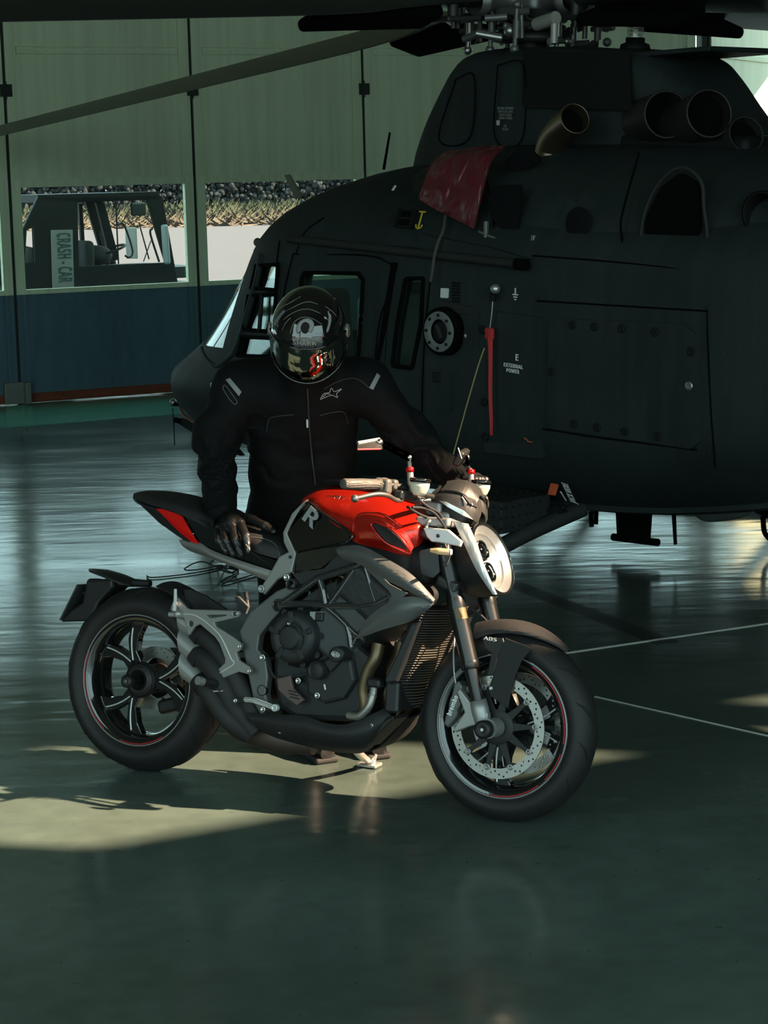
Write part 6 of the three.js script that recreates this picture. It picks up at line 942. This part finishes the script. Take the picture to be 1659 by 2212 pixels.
  // boots
  for (const [ankle, toe] of [[J.ankleR, V(...[[-0.225,0.041,-7.2]][0])], [J.ankleL, V(...[[-0.059,0.012,-7.28]][0])]]) {
    const b = group('boot', person), a = ankle.clone(); const dir = toe.clone().sub(a).setY(0).normalize(), heel = a.clone().addScaledVector(dir, -0.06), sole = 0.0;
    const pts = [[heel.x, 0.055, heel.z, 0.042], [a.x + dir.x * 0.04, 0.062, a.z + dir.z * 0.04, 0.046], [a.x + dir.x * 0.12, 0.05, a.z + dir.z * 0.12, 0.042], [a.x + dir.x * 0.2, 0.038, a.z + dir.z * 0.2, 0.026]];
    add('upper', join([taper(pts, 8, 16), taper([[a.x, 0.05, a.z, 0.05], [a.x, 0.16, a.z, 0.055], [a.x - dir.x * 0.01, 0.26, a.z - dir.z * 0.01, 0.062]], 6, 16)]), leather, b);
    const L = rbox(0.28, 0.022, 0.088, 0.01, 0.06, 0.011, 0); L.applyMatrix4(new THREE.Matrix4().makeBasis(dir, V(0, 1, 0), V().crossVectors(dir, V(0, 1, 0))).setPosition(a.x, 0, a.z)); add('sole', L, M.rubber, b);
    add('toe_slider', new THREE.SphereGeometry(0.012, 10, 8).translate(a.x + dir.x * 0.15, 0.055, a.z + dir.z * 0.15 + 0.03), M.steel, b);
  }
  // helmet
  const H = group('helmet', person); H.position.copy(J.head); H.rotation.order = 'YXZ'; H.rotation.set(0.62, -0.09, -0.06);
  const surf = (lon, lat, k = 1) => {   // lon from the face towards the sides, lat upwards
    const x = Math.sin(lon) * Math.cos(lat), y = Math.sin(lat), z = Math.cos(lon) * Math.cos(lat);
    let r = 1 / Math.sqrt((x / 0.128) ** 2 + (y / (y > 0 ? 0.142 : 0.16)) ** 2 + (z / (z > 0 ? 0.155 : 0.165)) ** 2);
    if (z > 0 && y < 0) r *= 1 + 0.13 * z * Math.min(1, -y * 2.2);
    return [x * r * k, y * r * k, z * r * k];
  };
  const sheet = (l0, l1, f0, f1, nu, nv, k, th = 0) => { const rows = []; for (let i = 0; i <= nu; i++) { const r = []; for (let j = 0; j <= nv; j++) { const lon = l0 + (l1 - l0) * j / nv; r.push(surf(lon, (typeof f0 === 'function' ? f0(lon) : f0) + ((typeof f1 === 'function' ? f1(lon) : f1) - (typeof f0 === 'function' ? f0(lon) : f0)) * i / nu, k)); } rows.push(r); } return patch(rows, nu, nv, th); };
  const gloss = mat(0.004, 0.004, 0.0042, 0.08, 0, { clearcoat: 1, clearcoatRoughness: 0.02 });
  add('shell', sheet(-PI, PI, -1.0, PI / 2 - 0.001, 36, 72, 1), gloss, H);
  add('visor', sheet(-1.42, 1.42, (l) => -0.62 + 0.18 * Math.abs(l) ** 1.5, (l) => 0.30 - 0.05 * l * l, 20, 48, 1.022, 0.003), mat(0.30, 0.31, 0.28, 0.05, 1), H);
  add('visor_rim', join([tube(Array.from({ length: 25 }, (_, i) => { const l = -1.45 + 2.9 * i / 24; return surf(l, -0.63 + 0.18 * Math.abs(l) ** 1.5, 1.024); }), 0.003, 60, 6), tube(Array.from({ length: 25 }, (_, i) => { const l = -1.45 + 2.9 * i / 24; return surf(l, 0.31 - 0.05 * l * l, 1.012); }), 0.004, 60, 6)]), gloss, H);
  add('brow', sheet(-1.2, 1.2, (l) => 0.29 - 0.05 * l * l, (l) => 0.62 - 0.1 * l * l, 10, 40, 1.018, 0.004), gloss, H);
  for (const s of [1, -1]) add('visor_pivot', rod(surf(1.5 * s, 0.12, 1.0), surf(1.5 * s, 0.12, 1.06), 0.024, 0.02, 20), mat(0.2, 0.2, 0.17, 0.4, 0.3), H);
  add('chin_vent', sheet(-0.35, 0.35, -0.9, -0.72, 6, 12, 1.015, 0.004), M.plastic, H);
  // front vent: grey crescent round a dark mouth
  { const c = surf(0, 0.78, 1.005), q = new THREE.Quaternion().setFromUnitVectors(V(0, 0, 1), V(...c).normalize()); const place = (g) => g.applyQuaternion(q).translate(...c);
    add('vent_ring', place(new THREE.TorusGeometry(0.019, 0.0075, 8, 32, 4.6).scale(1, 1.25, 0.5).rotateZ(-0.75)), mat(0.17, 0.175, 0.17, 0.5), H); add('vent_mouth', place(new THREE.SphereGeometry(0.016, 16, 10).scale(0.95, 1.3, 0.35)), M.groove, H); }
  const lineMat = mat(0.2, 0.21, 0.21, 0.4);
  const arcs = [[[-0.95, 0.55], [-0.8, 0.9], [-0.45, 1.15], [0.1, 1.22], [0.6, 1.1], [0.95, 0.8]], [[-1.25, 0.3], [-1.2, 0.75], [-0.9, 1.15], [-0.2, 1.42], [0.9, 1.32], [1.2, 0.95]], [[-0.42, 0.6], [-0.4, 0.85], [-0.15, 1.0], [0.25, 0.98], [0.55, 0.8]], [[-1.5, 0.35], [-1.5, 0.8], [-1.4, 1.15], [-1.9, 1.4]], [[1.25, 0.5], [1.3, 0.85], [1.25, 1.1]], [[-0.72, 0.5], [-0.7, 0.75], [-0.62, 0.92]], [[0.3, 0.62], [0.5, 0.6], [0.65, 0.55]], [[-0.95, 0.45], [-0.75, 0.45], [-0.6, 0.42]]];
  arcs.forEach((a) => add('painted_line', tube(a.map(([l, f]) => surf(l, f, 1.002)), 0.0009, 40, 5), lineMat, H));
  for (let i = 0; i < 9; i++) add('painted_bar', tube([surf(0.62 + i * 0.055, 0.56 + i * 0.035, 1.004), surf(0.66 + i * 0.055, 0.64 + i * 0.04 + 0.02, 1.004)], 0.002, 6, 5), lineMat, H);
  add('painted_band', sheet(-1.22, -1.05, 0.35, 0.95, 10, 4, 1.004), mat(0.12, 0.14, 0.16, 0.3), H);
  [...'SHARK'].forEach((ch, i) => { const lon = -0.24 + i * 0.115, lat = 0.44, c = surf(lon, lat, 1.03), n = V(...c).normalize(), g = text(ch, 0.0145, 0.0015, fontBold, 1.25); const z = n, x = V().crossVectors(V(0, 1, 0), z).normalize(), y = V().crossVectors(z, x); add('lettering', g.applyMatrix4(new THREE.Matrix4().makeBasis(x, y, z).setPosition(...c)), mat(0.2, 0.2, 0.19, 0.5), H); });
}
// ---------------------------------------------------------------- crash vehicle outside the left window; door-front axes
{
  const t = group('crash_truck'); inHall(t); tag(t, 'dark crash truck cab with a white sign, parked outside the left window', 'truck');
  const dark = mat(0.004, 0.006, 0.007, 0.6, 0, { specularIntensity: 0.5 }), trim = mat(0.02, 0.025, 0.028, 0.6), Z = -2.4, T = (n, g, m = dark) => add(n, g, m, t);
  const side = (z, z2, m = dark) => plate([[0.639,0.592],[0.797,1.491],[1.018,1.888],[2.371,1.872],[2.407,1.852],[2.564,0.787],[2.578,0.487]], z, z2, 0.01, false, [[[1.449,1.819],[1.436,1.156],[2.409,1.155],[2.226,1.822]], [[0.831,1.204],[0.87,1.56],[0.962,1.59],[0.961,1.199]]]);
  T('cab_side', side(Z, Z - 0.06));
  const far = side(Z - 1.9, Z - 1.96); T('cab_side', far);
  const r0 = [[1.018,1.888],[2.371,1.872]];
  T('roof', box(r0[1][0] - r0[0][0], 0.08, 1.96, (r0[0][0] + r0[1][0]) / 2, r0[0][1] - 0.02, Z - 0.98));
  T('window_bar', tube([[1.89,1.812,-2.45],[1.89,1.16,-2.45]], 0.008, 6, 6)); T('front_pillar', tube([[[2.407,1.837,-2.4]][0], [[2.547,0.887,-2.4]][0]].map((p) => [p[0], p[1], p[2] - 1.9]), 0.05, 6, 8));
  T('inner_pillar', panel([[2.247,1.796,-4],[2.346,1.783,-4],[2.494,1.153,-4],[2.392,1.125,-4]], 0.06)); T('rear_pillar', panel([[2.11,1.79,-4.2],[2.154,1.788,-4.2],[2.166,1.13,-4.2],[2.12,1.111,-4.2]], 0.05));
  T('dashboard', box(0.9, 0.12, 1.6, [[2.414,1.112]][0][0], [[2.413,1.096]][0][1] - 0.06, Z - 0.95), trim);
  T('steering_wheel', join([new THREE.TorusGeometry(0.17, 0.014, 8, 32).rotateX(PI / 2).rotateZ(0.3).translate(...[[1.973,1.296,-2.9]][0]), rod([[1.973,1.296,-2.9]][0], [[1.908,1.05,-2.9]][0], 0.02, 0.025, 10)]), M.black);
  T('seat', join([new THREE.SphereGeometry(0.16, 16, 10).scale(1.2, 0.7, 1).translate(...[[1.796,1.243,-2.9]][0]), rbox(0.12, 0.4, 0.45, 0.05, ...[[1.662,1.209,-2.9]][0])]), mat(0.02, 0.024, 0.026, 0.8));
  for (const ps of [[[2.403,1.493,-4.25],[2.377,1.415,-4.25],[2.465,1.148,-4.25],[2.52,1.115,-4.25]], [[2.643,1.537,-4.4],[2.722,1.529,-4.4],[2.812,1.238,-4.4],[2.773,1.154,-4.4],[2.717,1.178,-4.4]], [[2.236,1.525,-2.3],[2.207,1.468,-2.3],[2.294,1.167,-2.3]]]) T('grab_rail', tube(ps, 0.012, 24, 7), M.black);
  T('mirror', rbox(0.02, 0.36, 0.16, 0.03, ...[[2.843,1.316,-4.5]][0], 0, 0.6), mat(0.35, 0.36, 0.33, 0.6)); T('mirror', rbox(0.05, 0.42, 0.12, 0.03, ...[[2.356,1.351,-2.25]][0], 0, 0, 0.03), mat(0.25, 0.29, 0.3, 0.4));
  T('interior_mirror', rbox(0.18, 0.14, 0.04, 0.04, ...[[2.436,1.718,-3.2]][0]), trim); T('wiper', join([rod(...[[2.592,1.57,-3.6],[2.696,1.153,-3.6]], 0.008, 0.008, 6), rod(...[[2.727,1.359,-3.6],[2.628,1.13,-3.6]], 0.006, 0.006, 6)]), M.black);
  const s = T('sign_board', plate([[1.133,1.542],[1.372,1.539],[1.348,0.554],[1.114,0.567]], Z + 0.005, Z + 0.02, 0.002), mat(0.2, 0.2, 0.2, 0.7));
  { const [a, b] = [[1.255,1.236],[1.231,0.561]]; const g = text('CRASH - CAR', 0.15, 0.004, fontBold, 0.42).rotateZ(-PI / 2 + 0.0); g.computeBoundingBox(); const top = [[1.268,1.509]][0]; g.translate(top[0] + 0.0, top[1] - g.boundingBox.max.y, Z + 0.021); T('lettering', g, mat(0.02, 0.05, 0.055, 0.6)); }
  T('bonnet', taper([[0.908,0.992,-3],[1.135,1.099,-3.2],[1.209,1.022,-3.2]].map((p, i) => [...p, [0.15, 0.3, 0.25][i]]), 6, 14), trim);
  T('truck_body', box(2.6, 0.62, 1.9, [[1.651,1.025]][0][0], 0.6, Z - 0.99)); for (const u of [-0.6, 1.0]) T('wheel', new THREE.TorusGeometry(0.26, 0.11, 12, 28).translate([[1.651,1.025]][0][0] + u, 0.34, Z - 0.12), M.rubber);
}
// loose wire on the floor behind the rear wheel, dirt, tyre mark
{
  const r = rng(12), p = [[[-1.188,-10.781]][0], [[-1.032,-10.889]][0], [[-0.871,-10.972]][0]], pts = [];
  const path = [[-1.191,-10.63],[-1.222,-10.837],[-1.188,-10.781],[-1.028,-10.849],[-0.89,-10.974],[-0.832,-11.101],[-0.885,-11.163],[-0.921,-11.059],[-0.876,-10.789],[-0.772,-10.572],[-0.762,-10.851],[-0.878,-11.067],[-0.83,-10.731],[-0.964,-10.648],[-1.018,-10.732],[-0.932,-10.835],[-0.791,-10.855],[-0.709,-10.869],[-0.769,-10.697],[-0.855,-10.76],[-0.829,-11.06],[-0.759,-10.916],[-0.819,-10.578],[-0.647,-10.834]];
  const c = add('loose_wire', tube(path.map(([x, z], i) => [x, 0.006 + (i > 5 && i < 20 ? r() * 0.09 : 0), z]), 0.0035, 300, 5), M.rubber); tag(c, 'tangle of thin black wire lying on the floor behind the motorcycle', 'wire');
}
renderer.render(scene, camera);
